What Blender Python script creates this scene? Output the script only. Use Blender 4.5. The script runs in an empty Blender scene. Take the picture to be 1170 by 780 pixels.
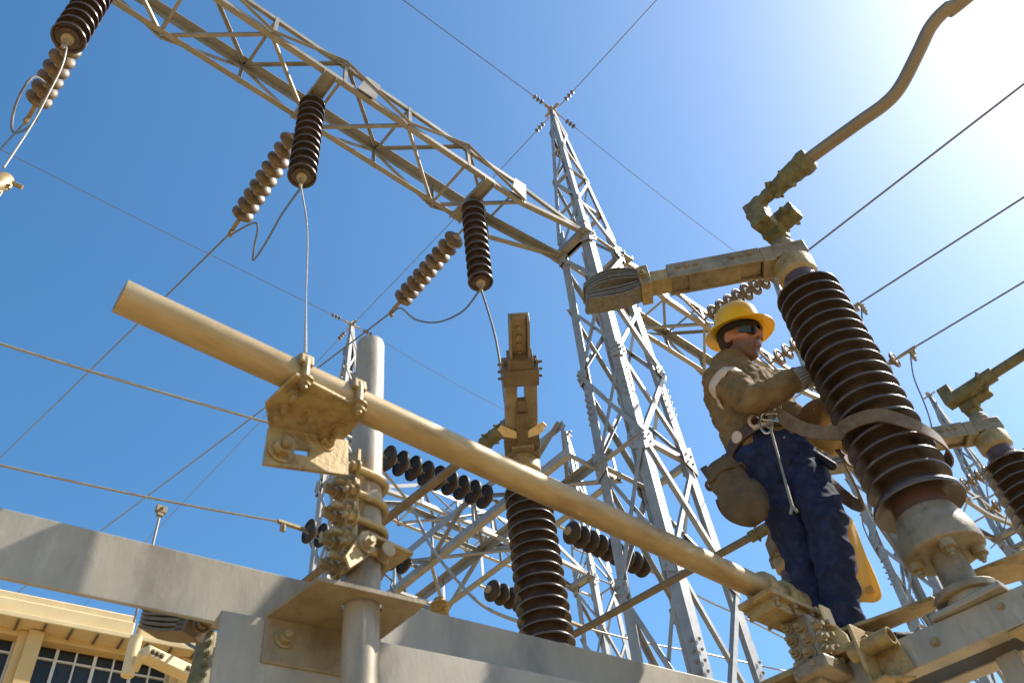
import bpy, math, random
import numpy as np
from mathutils import Vector, Matrix, noise

random.seed(7)
SC = bpy.context.scene
COL = SC.collection

# ------------------------------------------------------------------ camera
# world frame: X runs along the gantry, Y across it, Z up; camera stands at (0,0,1.6)
F, CX, CY = 1000.0, 585.0, 390.0
EYE = Vector((0, 0, 1.6))
_zen = np.array([455 - CX, CY + 547, -F]); _zen /= np.linalg.norm(_zen)
_f = np.array([0, 0, -1.0]); _y = _f - _zen * (_f @ _zen); _y /= np.linalg.norm(_y)
_x = np.cross(_y, _zen)
_az = math.radians(43.8)
_G = np.array([[math.sin(_az), math.cos(_az), 0], [-math.cos(_az), math.sin(_az), 0], [0, 0, 1]])
CAMR = _G @ np.array([_x, _y, _zen])
cam = bpy.data.cameras.new('camera')
cam.sensor_width = 36; cam.lens = 36 * F / 1170.0
cam.clip_start = 0.05; cam.clip_end = 3000
cam_o = bpy.data.objects.new('camera', cam); COL.objects.link(cam_o)
cam_o.matrix_world = Matrix.Translation(EYE) @ Matrix(CAMR.tolist()).to_4x4()
cam.dof.use_dof = True; cam.dof.focus_distance = 5.5; cam.dof.aperture_fstop = 4.5
SC.camera = cam_o

# ------------------------------------------------------------------ sky, sun, exposure
SUN_AZ = math.radians(-26)          # direction towards the sun in the XY plane
SUN_EL = math.radians(47)
w = bpy.data.worlds.new('World'); SC.world = w; w.use_nodes = True
nt = w.node_tree; bg = nt.nodes['Background']
sky = nt.nodes.new('ShaderNodeTexSky'); sky.sky_type = 'NISHITA'; sky.sun_disc = False
sky.sun_elevation = SUN_EL; sky.sun_rotation = math.pi / 2 - SUN_AZ
sky.altitude = 0; sky.air_density = 1.0; sky.dust_density = 1.0; sky.ozone_density = 4.0
hs_ = nt.nodes.new('ShaderNodeHueSaturation'); hs_.inputs['Saturation'].default_value = 1.2; hs_.inputs['Hue'].default_value = .491
nt.links.new(sky.outputs[0], hs_.inputs['Color']); nt.links.new(hs_.outputs[0], bg.inputs[0]); bg.inputs[1].default_value = 0.148
sun = bpy.data.lights.new('sun', 'SUN'); sun.energy = 5.0; sun.angle = math.radians(0.5); sun.color = (1, .93, .82)
sun_o = bpy.data.objects.new('sun', sun); COL.objects.link(sun_o)
_sd = Vector((math.cos(SUN_EL) * math.cos(SUN_AZ), math.cos(SUN_EL) * math.sin(SUN_AZ), math.sin(SUN_EL)))
sun_o.rotation_euler = _sd.to_track_quat('Z', 'Y').to_euler(); sun_o.location = (0, 0, 30)
SC.view_settings.view_transform = 'Standard'; SC.view_settings.look = 'None'
SC.view_settings.gamma = 1; SC.view_settings.use_curve_mapping = False
SC.view_settings.exposure = 0.58
SC.cycles.max_bounces = 8; SC.cycles.diffuse_bounces = 4

# ------------------------------------------------------------------ measuring helpers: a photo point seen on a known plane
def gray(px, py):
    d = np.array([px - CX, -(py - CY), -F]) / F
    return Vector((CAMR @ d).tolist())
def onaxis(px, py, i, v):
    r = gray(px, py); return EYE + r * ((v - EYE[i]) / r[i])
def pz(px, py, z): return onaxis(px, py, 2, z)
def pY(px, py, y): return onaxis(px, py, 1, y)
def pX(px, py, x): return onaxis(px, py, 0, x)
def pd(px, py, d): return EYE + gray(px, py) * d

V = Vector
def on(a, b, k): return V(a) + (V(b) - V(a)) * k
# ------------------------------------------------------------------ materials
def mat(name, c1, c2=None, rough=.5, metal=0.0, scale=8.0, bump=0.15, bscale=None, stretch=(1, 1, 1), coat=0.0,
        c3=None, sss=0.0, trans=None, rvar=.12, spec=.5, spots=None):
    m = bpy.data.materials.new(name); m.use_nodes = True
    n = m.node_tree.nodes; l = m.node_tree.links; b = n['Principled BSDF']
    tc = n.new('ShaderNodeTexCoord'); mp = n.new('ShaderNodeMapping'); mp.inputs['Scale'].default_value = stretch
    l.new(tc.outputs['Object'], mp.inputs[0])
    nz = n.new('ShaderNodeTexNoise'); nz.inputs['Scale'].default_value = scale; nz.inputs['Detail'].default_value = 7
    nz.inputs['Roughness'].default_value = .65
    l.new(mp.outputs[0], nz.inputs[0])
    cr = n.new('ShaderNodeValToRGB'); e = cr.color_ramp.elements
    e[0].position = .32; e[1].position = .68
    c2 = c2 or tuple(x * .65 for x in c1)
    e[0].color = (*c2, 1); e[1].color = (*c1, 1)
    if c3:
        k = e.new(.5); k.color = (*c1, 1); e[2].color = (*c3, 1)
    l.new(nz.outputs[0], cr.inputs[0]); l.new(cr.outputs[0], b.inputs['Base Color'])
    mr = n.new('ShaderNodeMapRange'); mr.inputs[3].default_value = max(.02, rough - rvar); mr.inputs[4].default_value = min(1, rough + rvar)
    l.new(nz.outputs[0], mr.inputs[0]); l.new(mr.outputs[0], b.inputs['Roughness'])
    if spots:
        for col, ss, thr, amt in spots:
            ns = n.new('ShaderNodeTexNoise'); ns.inputs['Scale'].default_value = ss; ns.inputs['Detail'].default_value = 9; ns.inputs['Roughness'].default_value = .7
            l.new(mp.outputs[0], ns.inputs[0])
            rr = n.new('ShaderNodeMapRange'); rr.inputs[1].default_value = thr; rr.inputs[2].default_value = thr + .09; rr.inputs[4].default_value = amt; l.new(ns.outputs[0], rr.inputs[0])
            mm = n.new('ShaderNodeMix'); mm.data_type = 'RGBA'; l.new(rr.outputs[0], mm.inputs[0]); l.new(b.inputs['Base Color'].links[0].from_socket, mm.inputs[6]); mm.inputs[7].default_value = (*col, 1)
            l.new(mm.outputs[2], b.inputs['Base Color'])
    b.inputs['Metallic'].default_value = metal; b.inputs['Coat Weight'].default_value = coat
    b.inputs['Specular IOR Level'].default_value = spec
    if bump:
        nb = n.new('ShaderNodeTexNoise'); nb.inputs['Scale'].default_value = bscale or scale * 6; nb.inputs['Detail'].default_value = 5
        l.new(mp.outputs[0], nb.inputs[0])
        bp = n.new('ShaderNodeBump'); bp.inputs['Strength'].default_value = bump; bp.inputs['Distance'].default_value = .004
        l.new(nb.outputs[0], bp.inputs['Height']); l.new(bp.outputs[0], b.inputs['Normal'])
    if sss:
        b.inputs['Subsurface Weight'].default_value = sss; b.inputs['Subsurface Radius'].default_value = (1, .4, .2); b.inputs['Subsurface Scale'].default_value = .02
    if trans:
        out = n['Material Output']; tr = n.new('ShaderNodeBsdfTranslucent'); tr.inputs[0].default_value = (*trans[0], 1)
        mx = n.new('ShaderNodeMixShader'); mx.inputs[0].default_value = trans[1]
        l.new(b.outputs[0], mx.inputs[1]); l.new(tr.outputs[0], mx.inputs[2]); l.new(mx.outputs[0], out.inputs[0])
    return m

M = {}
M['galv'] = mat('galvanised_steel', (.385, .375, .355), (.26, .257, .245), .5, .35, 6, .12)
M['galvdull'] = mat('dull_galvanised_steel', (.33, .295, .235), (.225, .205, .17), .5, .25, 5, .10, 120, (1, 1, .35), c3=(.40, .35, .265), spots=(((.20, .16, .11), 3.5, .58, .55), ((.48, .45, .38), 11, .60, .5), ((.12, .085, .05), 26, .66, .6)))
M['chord'] = mat('weathered_galvanised_steel', (.36, .32, .255), (.24, .215, .17), .5, .3, 5, .12)
M['alu'] = mat('weathered_aluminium_tube', (.38, .265, .12), (.21, .135, .055), .48, .3, 7, .2, 60, (.3, 1, 1), c3=(.48, .37, .21), spots=(((.15, .10, .05), 9, .60, .6), ((.62, .55, .42), 16, .60, .6), ((.09, .06, .03), 34, .66, .7)))
M['cast'] = mat('yellowed_bounce_lit_cast_metal', (.36, .255, .105), (.21, .14, .055), .5, .25, 14, .35, 90, c3=(.44, .33, .16), spots=(((.12, .075, .03), 11, .57, .65), ((.50, .43, .30), 24, .60, .6), ((.07, .05, .03), 50, .65, .6)))  # yellow also carries ground bounce on the undersides; spots are stains
M['steel'] = mat('dusty_zinc_steel', (.38, .29, .16), (.24, .175, .085), .48, .3, 12, .25, 90)
M['grey'] = mat('grey_cast_alloy', (.26, .205, .13), (.165, .13, .08), .5, .25, 14, .3, 100, c3=(.32, .26, .175), spots=(((.12, .085, .045), 10, .58, .6), ((.44, .40, .33), 18, .60, .6)))
M['greenish'] = mat('lichen_stained_alloy', (.145, .125, .05), (.085, .07, .03), .65, .15, 22, .6, 70, c3=(.20, .165, .085))
M['porc'] = mat('brown_glazed_porcelain', (.066, .041, .028), (.04, .025, .017), .32, 0, 9, .08, 40, coat=.2, c3=(.10, .066, .044), spots=(((.17, .125, .085), 5, .57, .5), ((.22, .17, .12), 18, .63, .5)))
M['porcred'] = mat('red_brown_porcelain_neck', (.115, .058, .040), (.07, .038, .030), .4, 0, 6, .05, 30, coat=.15)
M['disc'] = mat('tan_bounce_lit_weathered_porcelain', (.155, .10, .05), (.06, .04, .022), .5, 0, 8, .1, 40, spec=.35, c3=(.24, .17, .09))  # tan holds both weathering and bounced light put into the colour
M['discdark'] = mat('shaded_brown_porcelain', (.060, .044, .030), (.034, .025, .017), .5, 0, 10, .08, 40, spec=.25)  # same discs as above, with their dimmer light put into the colour
M['capm'] = mat('insulator_cap_iron', (.34, .30, .22), (.2, .17, .12), .5, .4, 20, .3)
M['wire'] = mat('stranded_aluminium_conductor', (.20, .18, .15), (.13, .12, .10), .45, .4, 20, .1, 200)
M['wirelit'] = mat('sunlit_aluminium_cable', (.40, .36, .29), (.30, .265, .21), .45, .4, 20, .08, 200)  # paler copy of wire, with sunlight put into its colour
M['braid'] = mat('laminated_copper_braid', (.25, .215, .165), (.13, .11, .085), .5, .35, 9, .5, 60, (6, 6, 6))
M['rod'] = mat('rusty_operating_rod', (.21, .155, .09), (.13, .09, .05), .6, .2, 12, .3)
M['sheet'] = mat('brown_shaded_steel_plate', (.27, .21, .125), (.17, .13, .075), .5, .25, 8, .2, 90, c3=(.33, .265, .17), spots=(((.11, .075, .04), 9, .58, .6), ((.42, .36, .27), 20, .62, .5)))  # brown darkened to carry the bracket's shade; spots are wear
M['post'] = mat('grey_weathered_pipe', (.36, .30, .215), (.22, .18, .125), .5, .3, 8, .2, 60, (1, 1, .3), c3=(.44, .38, .29), spots=(((.15, .11, .07), 9, .58, .6), ((.50, .45, .36), 14, .60, .5)))
M['tube'] = mat('dull_brown_tube', (.27, .205, .13), (.19, .14, .085), .5, .3, 3, .08, 60)
M['wall'] = mat('cream_painted_cladding', (.68, .47, .19), (.56, .38, .14), .6, 0, 1.5, .1, 20)
M['trim'] = mat('pale_cream_sheet', (.76, .60, .32), (.64, .48, .24), .5, 0, 2, .08, 20)
M['glass'] = mat('dusty_window_glass', (.035, .045, .055), (.02, .028, .036), .35, 0, 1.2, .02, 6, spec=.3)
M['whitebar'] = mat('white_glazing_bar', (.72, .72, .70), (.6, .6, .58), .5, 0, 5, .05)
M['gravel'] = mat('dry_sandy_gravel', (.47, .35, .19), (.34, .25, .13), .9, 0, 3, .6, 40)

# ------------------------------------------------------------------ mesh builder
def basis(d, up=V((0, 0, 1))):
    d = V(d).normalized(); up = V(up)
    if abs(d.dot(up.normalized())) > .995: up = V((1, 0, 0)) if abs(d.x) < .9 else V((0, 1, 0))
    x = up.cross(d).normalized(); y = d.cross(x).normalized()
    return x, y, d
class MB:
    def __init__(s): s.v = []; s.f = []; s.marks = []
    def mark(s): s.marks.append((len(s.v), len(s.f))); return s
    def add(s, vs, fs):
        o = len(s.v); s.v += [tuple(v) for v in vs]; s.f += [tuple(i + o for i in f) for f in fs]; return s
    def prism(s, poly, p, q, up=(0, 0, 1), scale2=1.0):
        """polygon (x,y) swept from p to q; y points along up"""
        p, q = V(p), V(q); x, y, d = basis(q - p, up); n = len(poly)
        vs = [p + x * a + y * b for a, b in poly] + [q + x * a * scale2 + y * b * scale2 for a, b in poly]
        fs = [(i, (i + 1) % n, n + (i + 1) % n, n + i) for i in range(n)] + [tuple(range(n - 1, -1, -1)), tuple(range(n, 2 * n))]
        return s.add(vs, fs)
    def bar(s, p, q, w, h, up=(0, 0, 1)):
        w /= 2; h /= 2
        return s.prism([(-w, -h), (w, -h), (w, h), (-w, h)], p, q, up)
    def ell(s, p, q, a, t, up=(0, 0, 1), flip=1):
        return s.prism([(0, 0), (a * flip, 0), (a * flip, t), (t * flip, t), (t * flip, a), (0, a)], p, q, up)
    def chan(s, p, q, w, h, t, up=(0, 0, 1)):
        """channel: web w wide at the y=0 side, flanges h tall"""
        w /= 2; ty = math.copysign(t, h)
        return s.prism([(-w, 0), (w, 0), (w, h), (w - t, h), (w - t, ty), (-w + t, ty), (-w + t, h), (-w, h)], p, q, up)
    def box(s, c, sx, sy, sz, ax=None):
        ax = ax or (V((1, 0, 0)), V((0, 1, 0)), V((0, 0, 1)))
        c = V(c); vs = []
        for k in (-1, 1):
            for j in (-1, 1):
                for i in (-1, 1): vs.append(c + ax[0] * (i * sx / 2) + ax[1] * (j * sy / 2) + ax[2] * (k * sz / 2))
        return s.add(vs, [(0, 2, 3, 1), (4, 5, 7, 6), (0, 1, 5, 4), (2, 6, 7, 3), (0, 4, 6, 2), (1, 3, 7, 5)])
    def tube(s, pts, r, n=10, closed=False, cap=True):
        pts = [V(p) for p in pts]; m = len(pts); rs = r if isinstance(r, (list, tuple)) else [r] * m
        vs = []; x = None
        for i, p in enumerate(pts):
            if closed: d = pts[(i + 1) % m] - pts[i - 1]
            else: d = pts[min(i + 1, m - 1)] - pts[max(i - 1, 0)]
            d.normalize()
            if x is None: x, y, _ = basis(d)
            else:
                x = (x - d * x.dot(d)).normalized(); y = d.cross(x)
            for k in range(n):
                a = 2 * math.pi * k / n; vs.append(p + (x * math.cos(a) + y * math.sin(a)) * rs[i])
        fs = []
        for i in range(m if closed else m - 1):
            j = (i + 1) % m
            for k in range(n):
                k2 = (k + 1) % n; fs.append((i * n + k, i * n + k2, j * n + k2, j * n + k))
        if cap and not closed: fs += [tuple(range(n - 1, -1, -1)), tuple(range((m - 1) * n, m * n))]
        return s.add(vs, fs)
    def lathe(s, prof, o, axis=(0, 0, 1), n=32):
        """profile (radius, height) turned about axis through o"""
        o = V(o); x, y, d = basis(axis); vs = []
        for r, h in prof:
            for k in range(n):
                a = 2 * math.pi * k / n; vs.append(o + d * h + (x * math.cos(a) + y * math.sin(a)) * max(r, 1e-5))
        fs = []
        for i in range(len(prof) - 1):
            for k in range(n):
                k2 = (k + 1) % n; fs.append((i * n + k, i * n + k2, (i + 1) * n + k2, (i + 1) * n + k))
        fs += [tuple(range(n - 1, -1, -1)), tuple(range((len(prof) - 1) * n, len(prof) * n))]
        return s.add(vs, fs)
    def cyl(s, p, q, r, n=16, r2=None):
        p, q = V(p), V(q); L = (q - p).length
        return s.lathe([(r, 0), (r if r2 is None else r2, L)], p, q - p, n)
    def bolt(s, p, axis, r=.012, stub=.012, mark=True):
        if mark: s.mark()
        p = V(p); d = V(axis).normalized()
        s.cyl(p, p + d * r * .25, r * 1.45, 16)
        s.cyl(p + d * r * .25, p + d * r * 1.2, r, 6)
        if stub: s.cyl(p + d * r * 1.2, p + d * (r * 1.2 + stub), r * .55, 10)
        return s
    def ribbon(s, pts, wd, t, side):
        pts = [V(p) for p in pts]; side = V(side); vs = []; k = len(pts)
        for i, p in enumerate(pts):
            d = (pts[min(i + 1, k - 1)] - pts[max(i - 1, 0)]).normalized(); u = (side - d * side.dot(d)).normalized(); nn = d.cross(u)
            for a, c in ((-1, -1), (1, -1), (1, 1), (-1, 1)): vs.append(p + u * (a * wd / 2) + nn * (c * t / 2))
        return s.add(vs, [(i * 4 + j, i * 4 + (j + 1) % 4, i * 4 + 4 + (j + 1) % 4, i * 4 + 4 + j) for i in range(k - 1) for j in range(4)] + [(0, 1, 2, 3), tuple((k - 1) * 4 + j for j in (3, 2, 1, 0))])
    def poly(s, pts, n, t):
        """flat polygon given in space, thickened by t along n"""
        pts = [V(p) for p in pts]; n = V(n).normalized() * t; k = len(pts)
        vs = pts + [p + n for p in pts]
        return s.add(vs, [tuple(range(k - 1, -1, -1)), tuple(range(k, 2 * k))] + [(i, (i + 1) % k, k + (i + 1) % k, k + i) for i in range(k)])
    def build(s, name, m, parent=None, bevel=0, smooth=35):
        if name in ('bolts', 'rings', 'u_bolts', 'saddles', 'loops', 'seat_plates', 'necks', 'discs') and (len(s.marks) > 1 or (s.marks and s.marks[0] != (0, 0))):
            one = {'bolts': 'bolt', 'rings': 'clamp_ring', 'u_bolts': 'u_bolt', 'saddles': 'saddle', 'loops': 'belt_loop', 'seat_plates': 'seat_plate', 'necks': 'neck', 'discs': 'disc'}[name]
            mk = ([] if s.marks[0] == (0, 0) else [(0, 0)]) + s.marks + [(len(s.v), len(s.f))]; out = None
            for (v0, f0), (v1, f1) in zip(mk[:-1], mk[1:]):
                c = MB(); c.v = s.v[v0:v1]; c.f = [tuple(i - v0 for i in f) for f in s.f[f0:f1]]
                out = c.build(one, m, parent, bevel, smooth)
            return out
        me = bpy.data.meshes.new(name)
        o0 = V((0, 0, 0))
        if parent is not None:
            q = parent
            while q is not None: o0 = o0 + q.location; q = q.parent
        me.from_pydata([(v[0] - o0.x, v[1] - o0.y, v[2] - o0.z) for v in s.v], [], s.f)
        me.validate(); me.update()
        import bmesh
        bm = bmesh.new(); bm.from_mesh(me); bmesh.ops.recalc_face_normals(bm, faces=bm.faces); bm.to_mesh(me); bm.free()
        if smooth:
            me.polygons.foreach_set('use_smooth', [True] * len(me.polygons)); me.set_sharp_from_angle(angle=math.radians(smooth))
        me.materials.append(M[m] if isinstance(m, str) else m)
        o = bpy.data.objects.new(name, me); COL.objects.link(o)
        if parent is not None: o.parent = parent
        if bevel:
            b = o.modifiers.new('bevel', 'BEVEL'); b.width = bevel; b.segments = 2; b.limit_method = 'ANGLE'; b.angle_limit = math.radians(40)
            b.harden_normals = False
        return o
def tag(o, label, cat, group=None):
    o['label'] = label; o['category'] = cat
    if group: o['group'] = group
    return o
def thing(name, label, cat, loc=(0, 0, 0), group=None):
    o = bpy.data.objects.new(name, None); COL.objects.link(o); o.location = loc; o.empty_display_size = .1
    return tag(o, label, cat, group)
def kids(o): return [c for c in COL.objects if c.parent == o]
def dup(root, loc, label, rot=None, group=None):
    tree = lambda o, par: [cp(c, par) for c in KID.get(o.name, [])]
    def cp(c, par):
        d = c.copy(); COL.objects.link(d); d.parent = par; tree(c, d); return d
    KID = {}
    for c in COL.objects:
        if c.parent is not None: KID.setdefault(c.parent.name, []).append(c)
    r = root.copy(); COL.objects.link(r); r.location = loc
    if rot is not None: r.rotation_euler = rot.to_euler()
    r['label'] = label
    if group: r['group'] = group
    tree(root, r); return r
def sag(p, q, s, n=24):
    p, q = V(p), V(q)
    return [p.lerp(q, i / n) + V((0, 0, -4 * s * (i / n) * (1 - i / n))) for i in range(n + 1)]
def smoothpath(pts, n=8):
    pts = [V(p) for p in pts]; out = []
    for i in range(len(pts) - 1):
        p0, p1, p2, p3 = pts[max(i - 1, 0)], pts[i], pts[i + 1], pts[min(i + 2, len(pts) - 1)]
        for k in range(n):
            t = k / n
            out.append(.5 * ((2 * p1) + (p2 - p0) * t + (2 * p0 - 5 * p1 + 4 * p2 - p3) * t * t + (3 * p1 - p0 - 3 * p2 + p3) * t ** 3))
    return out + [pts[-1]]

# ------------------------------------------------------------------ ground
g = MB(); N = 24; S = 1500
gv = []; gf = []
for j in range(N + 1):
    for i in range(N + 1): gv.append(((i / N - .5) * 2 * S, (j / N - .5) * 2 * S, 0))
for j in range(N):
    for i in range(N): a = j * (N + 1) + i; gf.append((a, a + 1, a + N + 2, a + N + 1))
g.add(gv, gf); o = g.build('ground', 'gravel', smooth=0); o['kind'] = 'structure'

# ------------------------------------------------------------------ lattice towers
ZB, ZT = 10.4, 10.82          # gantry chords
YF, YN = 4.61, 3.93           # far and near chord of the front gantry
def build_tower(cx, cy, label, heavy=1.0):
    t = thing('lattice_tower', label, 'tower', (cx, cy, 0), 'lattice towers of the gantry')
    wa = lambda z: .316 + .021 * (10.4 - z) if z <= 10.4 else .316 + (.03 - .316) * (z - 10.4) / 3.85
    wb = lambda z: .272 + .013 * (10.4 - z) if z <= 10.4 else .272 + (.03 - .272) * (z - 10.4) / 3.85
    P = lambda sa, sb, z: V((cx + sa * wa(z), cy + sb * wb(z), z))
    for sa in (-1, 1):
        for sb in (-1, 1):
            m = MB()
            m.prism([(0, 0), (.11, 0), (.11, .012), (.012, .012), (.012, .11), (0, .11)] if sa * sb > 0 else [(0, 0), (-.11, 0), (-.11, .012), (-.012, .012), (-.012, .11), (0, .11)],
                    P(sa, sb, 0), P(sa, sb, 10.9), up=(0, -sb, 0))
            m.prism([(0, 0), (.065, 0), (.065, .008), (.008, .008), (.008, .065), (0, .065)] if sa * sb > 0 else [(0, 0), (-.065, 0), (-.065, .008), (-.008, .008), (-.008, .065), (0, .065)],
                    P(sa, sb, 10.7), P(sa, sb, 14.25), up=(0, -sb, 0))
            for zz in (4.5, 7.6):      # splice plates with bolts
                for k in range(5):
                    c = P(sa, sb, zz + k * .09)
                    m.bolt(c + V((0, sb * .002, 0)) + V((-sa * .05, 0, 0)), (0, sb, 0), .012, .006)
                    m.bolt(c + V((sa * .002, 0, 0)) + V((0, -sb * .05, 0)), (sa, 0, 0), .012, .006)
            m.build('leg', 'galv', t)
    lev = [0, 2.0, 3.9, 5.6, 7.0, 8.25, 9.4, 10.4, 11.3, 12.15, 12.9, 13.5, 14.0]
    for i in range(len(lev) - 1):
        z0, z1 = lev[i], lev[i + 1]; s = .05 if z1 < 10.5 else .036
        for f in range(4):
            (a0, b0), (a1, b1) = [((-1, -1), (-1, 1)), ((-1, 1), (1, 1)), ((1, 1), (1, -1)), ((1, -1), (-1, -1))][f]
            nrm = V([(-1, 0, 0), (0, 1, 0), (1, 0, 0), (0, -1, 0)][f])
            if (i + f) % 2: a0, b0, a1, b1 = a1, b1, a0, b0
            off = nrm * .006
            m = MB(); m.ell(P(a0, b0, z0) + off, P(a1, b1, z1) + off, s, .006, up=-nrm); m.build('brace', 'galv', t)
            if i in (3, 4, 5) or (i < 3 and f in (0, 3)):
                m = MB(); m.ell(P(a1, b1, z0) - off * 2.5, P(a0, b0, z1) - off * 2.5, s * .8, .006, up=-nrm); m.build('brace', 'galv', t)
            if i in (4, 7, 8, 9, 10):
                m = MB(); m.ell(P(a0, b0, z0) - off * 5, P(a1, b1, z0) - off * 5, s * 1.15, .007, up=(0, 0, 1)); m.build('strut', 'galv', t)
    for zz, hgt in ((7.0, .30), (10.4, .26), (8.25, .2), (5.6, .24)):
        for sa in (-1, 1):
            for sb in (-1, 1):
                c = P(sa, sb, zz)
                for ax_, nr in ((V((-sa, 0, 0)), V((0, sb, 0))), (V((0, -sb, 0)), V((sa, 0, 0)))):
                    m = MB(); o_ = nr * .003; m.poly([c + o_ + V((0, 0, -hgt * .6)), c + o_ + ax_ * hgt * .55 + V((0, 0, -hgt * .25)), c + o_ + ax_ * hgt * .55 + V((0, 0, hgt * .25)), c + o_ + V((0, 0, hgt * .6))], nr, .008)
                    for k in range(4): m.bolt(c + nr * .011 + ax_ * hgt * (.12 + .26 * (k % 2)) + V((0, 0, hgt * (.16 if k > 1 else -.16))), nr, .011, .006, mark=False)
                    m.build('gusset', 'galv', t)
    m = MB(); m.box((cx, cy, 14.27), .10, .10, .05); m.cyl((cx, cy, 14.29), (cx, cy, 14.36), .03)
    for d in ((1, 0), (-1, 0), (0, 1), (0, -1)):
        m.box((cx + d[0] * .09, cy + d[1] * .09, 14.27), .05 + .08 * abs(d[0]), .05 + .08 * abs(d[1]), .012)
    m.build('peak_cap', 'galv', t)
    return t
TW = [5.88, 11.7, 17.5]
build_tower(TW[0], 4.05, 'grey lattice tower in the middle, its peak holding four thin overhead wires')
build_tower(TW[1], 4.05, 'grey lattice tower standing behind the big brown post insulator at right')
build_tower(TW[2], 4.05, 'slim distant lattice tower at the right edge behind the far switch pole')
build_tower(5.85, 9.75, 'slim lattice tower rising behind the short pipe post at left')
build_tower(11.5, 9.75, 'small distant lattice tower at the right end of the rear gantry beam')
build_tower(-6.0, 4.05, 'lattice tower carrying the left end of the big gantry beam')

# ------------------------------------------------------------------ lattice beams
def lattice_beam(A0, A1, yn, yf, zb, zt, label, plates=(), pan=.74, ends=(1, 1), swap=False, cs=(.07, .085), ms='chord', tips=None):
    """box girder between x=A0 and x=A1; ends taper to the tower joints. swap: runs along Y instead"""
    T = (lambda v: V((v[1], v[0], v[2]))) if swap else V
    t = thing('lattice_beam', label, 'gantry beam', T((A0, (yn + yf) / 2, zb)), 'lattice gantry beams')
    tp = .95; yc = (yn + yf) / 2; B0 = A0 + (tp if ends[0] else 0); B1 = A1 - (tp if ends[1] else 0)
    tn, tf = tips or (yn, yf)
    lines = {}
    for nm, y, z, yt in (('bn', yn, zb, tn), ('bf', yf, zb, tf), ('tn', yn, zt, tn), ('tf', yf, zt, tf)):
        a = cs[1] if nm == 'tf' else cs[0]
        m = MB(); pts = []
        if ends[0]: pts.append(V((A0, yt, zb + .02)))
        pts += [V((B0, y, z)), V((B1, y, z))]
        if ends[1]: pts.append(V((A1, yt, zb + .02)))
        inw = 1 if y < yc else -1
        for p, q in zip(pts[:-1], pts[1:]):
            up = (0, 0, 1 if z == zb else -1)
            x, yy, d = basis(T(q) - T(p), up)
            want = T((0, inw, 0)); fl = 1 if x.dot(want) > 0 else -1
            m.ell(T(p), T(q), a, .009, up=up, flip=fl)
        m.build('chord', ms, t)
    n = max(2, round((B1 - B0) / pan)); d = (B1 - B0) / n
    def br(p, q, s, up, k=1.0):
        m = MB(); m.ell(T(p), T(q), s * k, .005, up=T(up)); m.build('brace', ms, t)
    i_y = .012
    for i in range(n + 1):
        x = B0 + i * d
        br((x, yn + .01, zb + .02), (x, yf - .01, zb + .02), .034, (0, 0, 1)) if i % 2 == 0 else None
        br((x, yn - i_y * .4, zb), (x, yn - i_y * .4, zt), .04, (0, 1, 0)); br((x, yf + i_y * .4, zb), (x, yf + i_y * .4, zt), .035, (0, -1, 0))
        if i % 2: br((x, yn, zt - .02), (x, yf, zt - .02), .035, (0, 0, -1))
        if i < n:
            x2 = x + d; e = i % 2
            br((x, yn if e else yf, zb + .012), (x2, yf if e else yn, zb + .012), .036, (0, 0, 1))
            br((x, yf if e else yn, zt - .012), (x2, yn if e else yf, zt - .012), .038, (0, 0, -1))
            br((x, yn - i_y, zb if e else zt), (x2, yn - i_y, zt if e else zb), .036, (0, -1, 0))
            br((x, yf + i_y, zt if e else zb), (x2, yf + i_y, zb if e else zt), .038, (0, 1, 0))
    for x in plates:
        m = MB(); m.chan(T((x, yn - .005, zb - .012)), T((x, yf + .005, zb - .012)), .15, -.055, .008, up=(0, 0, 1))
        m.build('cross_plate', ms, t)
        m = MB(); m.poly([T(p) for p in ((x + .32, yn - .03, zb + .01), (x + .55, yn - .03, zb + .01), (x + .6, yn - .03, zt - .02), (x + .42, yn - .03, zt - .02))], T((0, 1, 0)), .008)
        m.build('gusset', ms, t)
    for e, A, s in ((ends[0], A0, 1), (ends[1], A1, -1)):
        if e:
            m = MB(); m.chan(T((A, tn - .06, zb)), T((A, tf + .06, zb)), .16, .08, .01, up=(0, 0, 1)); m.build('end_plate', ms, t)
    return t
H_A = (-.25, 1.93, 4.1)
E_A = (7.95, 9.45, 10.93)
lattice_beam(-5.65, 5.58, YN, YF, ZB, ZT, 'long steel lattice beam crossing the upper left sky with hanging brown insulators', plates=H_A, tips=(3.8, 4.32), cs=(.062, .10), pan=.87)
lattice_beam(6.28, 11.36, YN, YF, ZB, ZT, 'lattice beam running from the middle tower down behind the yellow hard hat', tips=(3.8, 4.32), cs=(.07, .1))
lattice_beam(12.04, 17.16, YN, YF, ZB, ZT, 'lattice beam seen right of the big post insulator between two distant towers', tips=(3.8, 4.32))
lattice_beam(17.84, 23.0, YN, YF, ZB, ZT, 'lattice beam cut by the right edge of the picture beyond the last tower', ends=(1, 0), tips=(3.8, 4.32))
lattice_beam(6.2, 11.16, 9.41, 10.09, ZB, ZT, 'rear lattice beam seen between the centre insulator and the distant small tower', tips=(9.5, 10.02), ms='galv')
lattice_beam(4.38, 9.46, 5.1, 5.85, 7.0, 7.42, 'low lattice beam running back from the middle tower with dark strain insulators on it', swap=True, ends=(0, 0), pan=.72, ms='galv', cs=(.08, .09))
# low beam's own hangers to the two towers are its end frames

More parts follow.
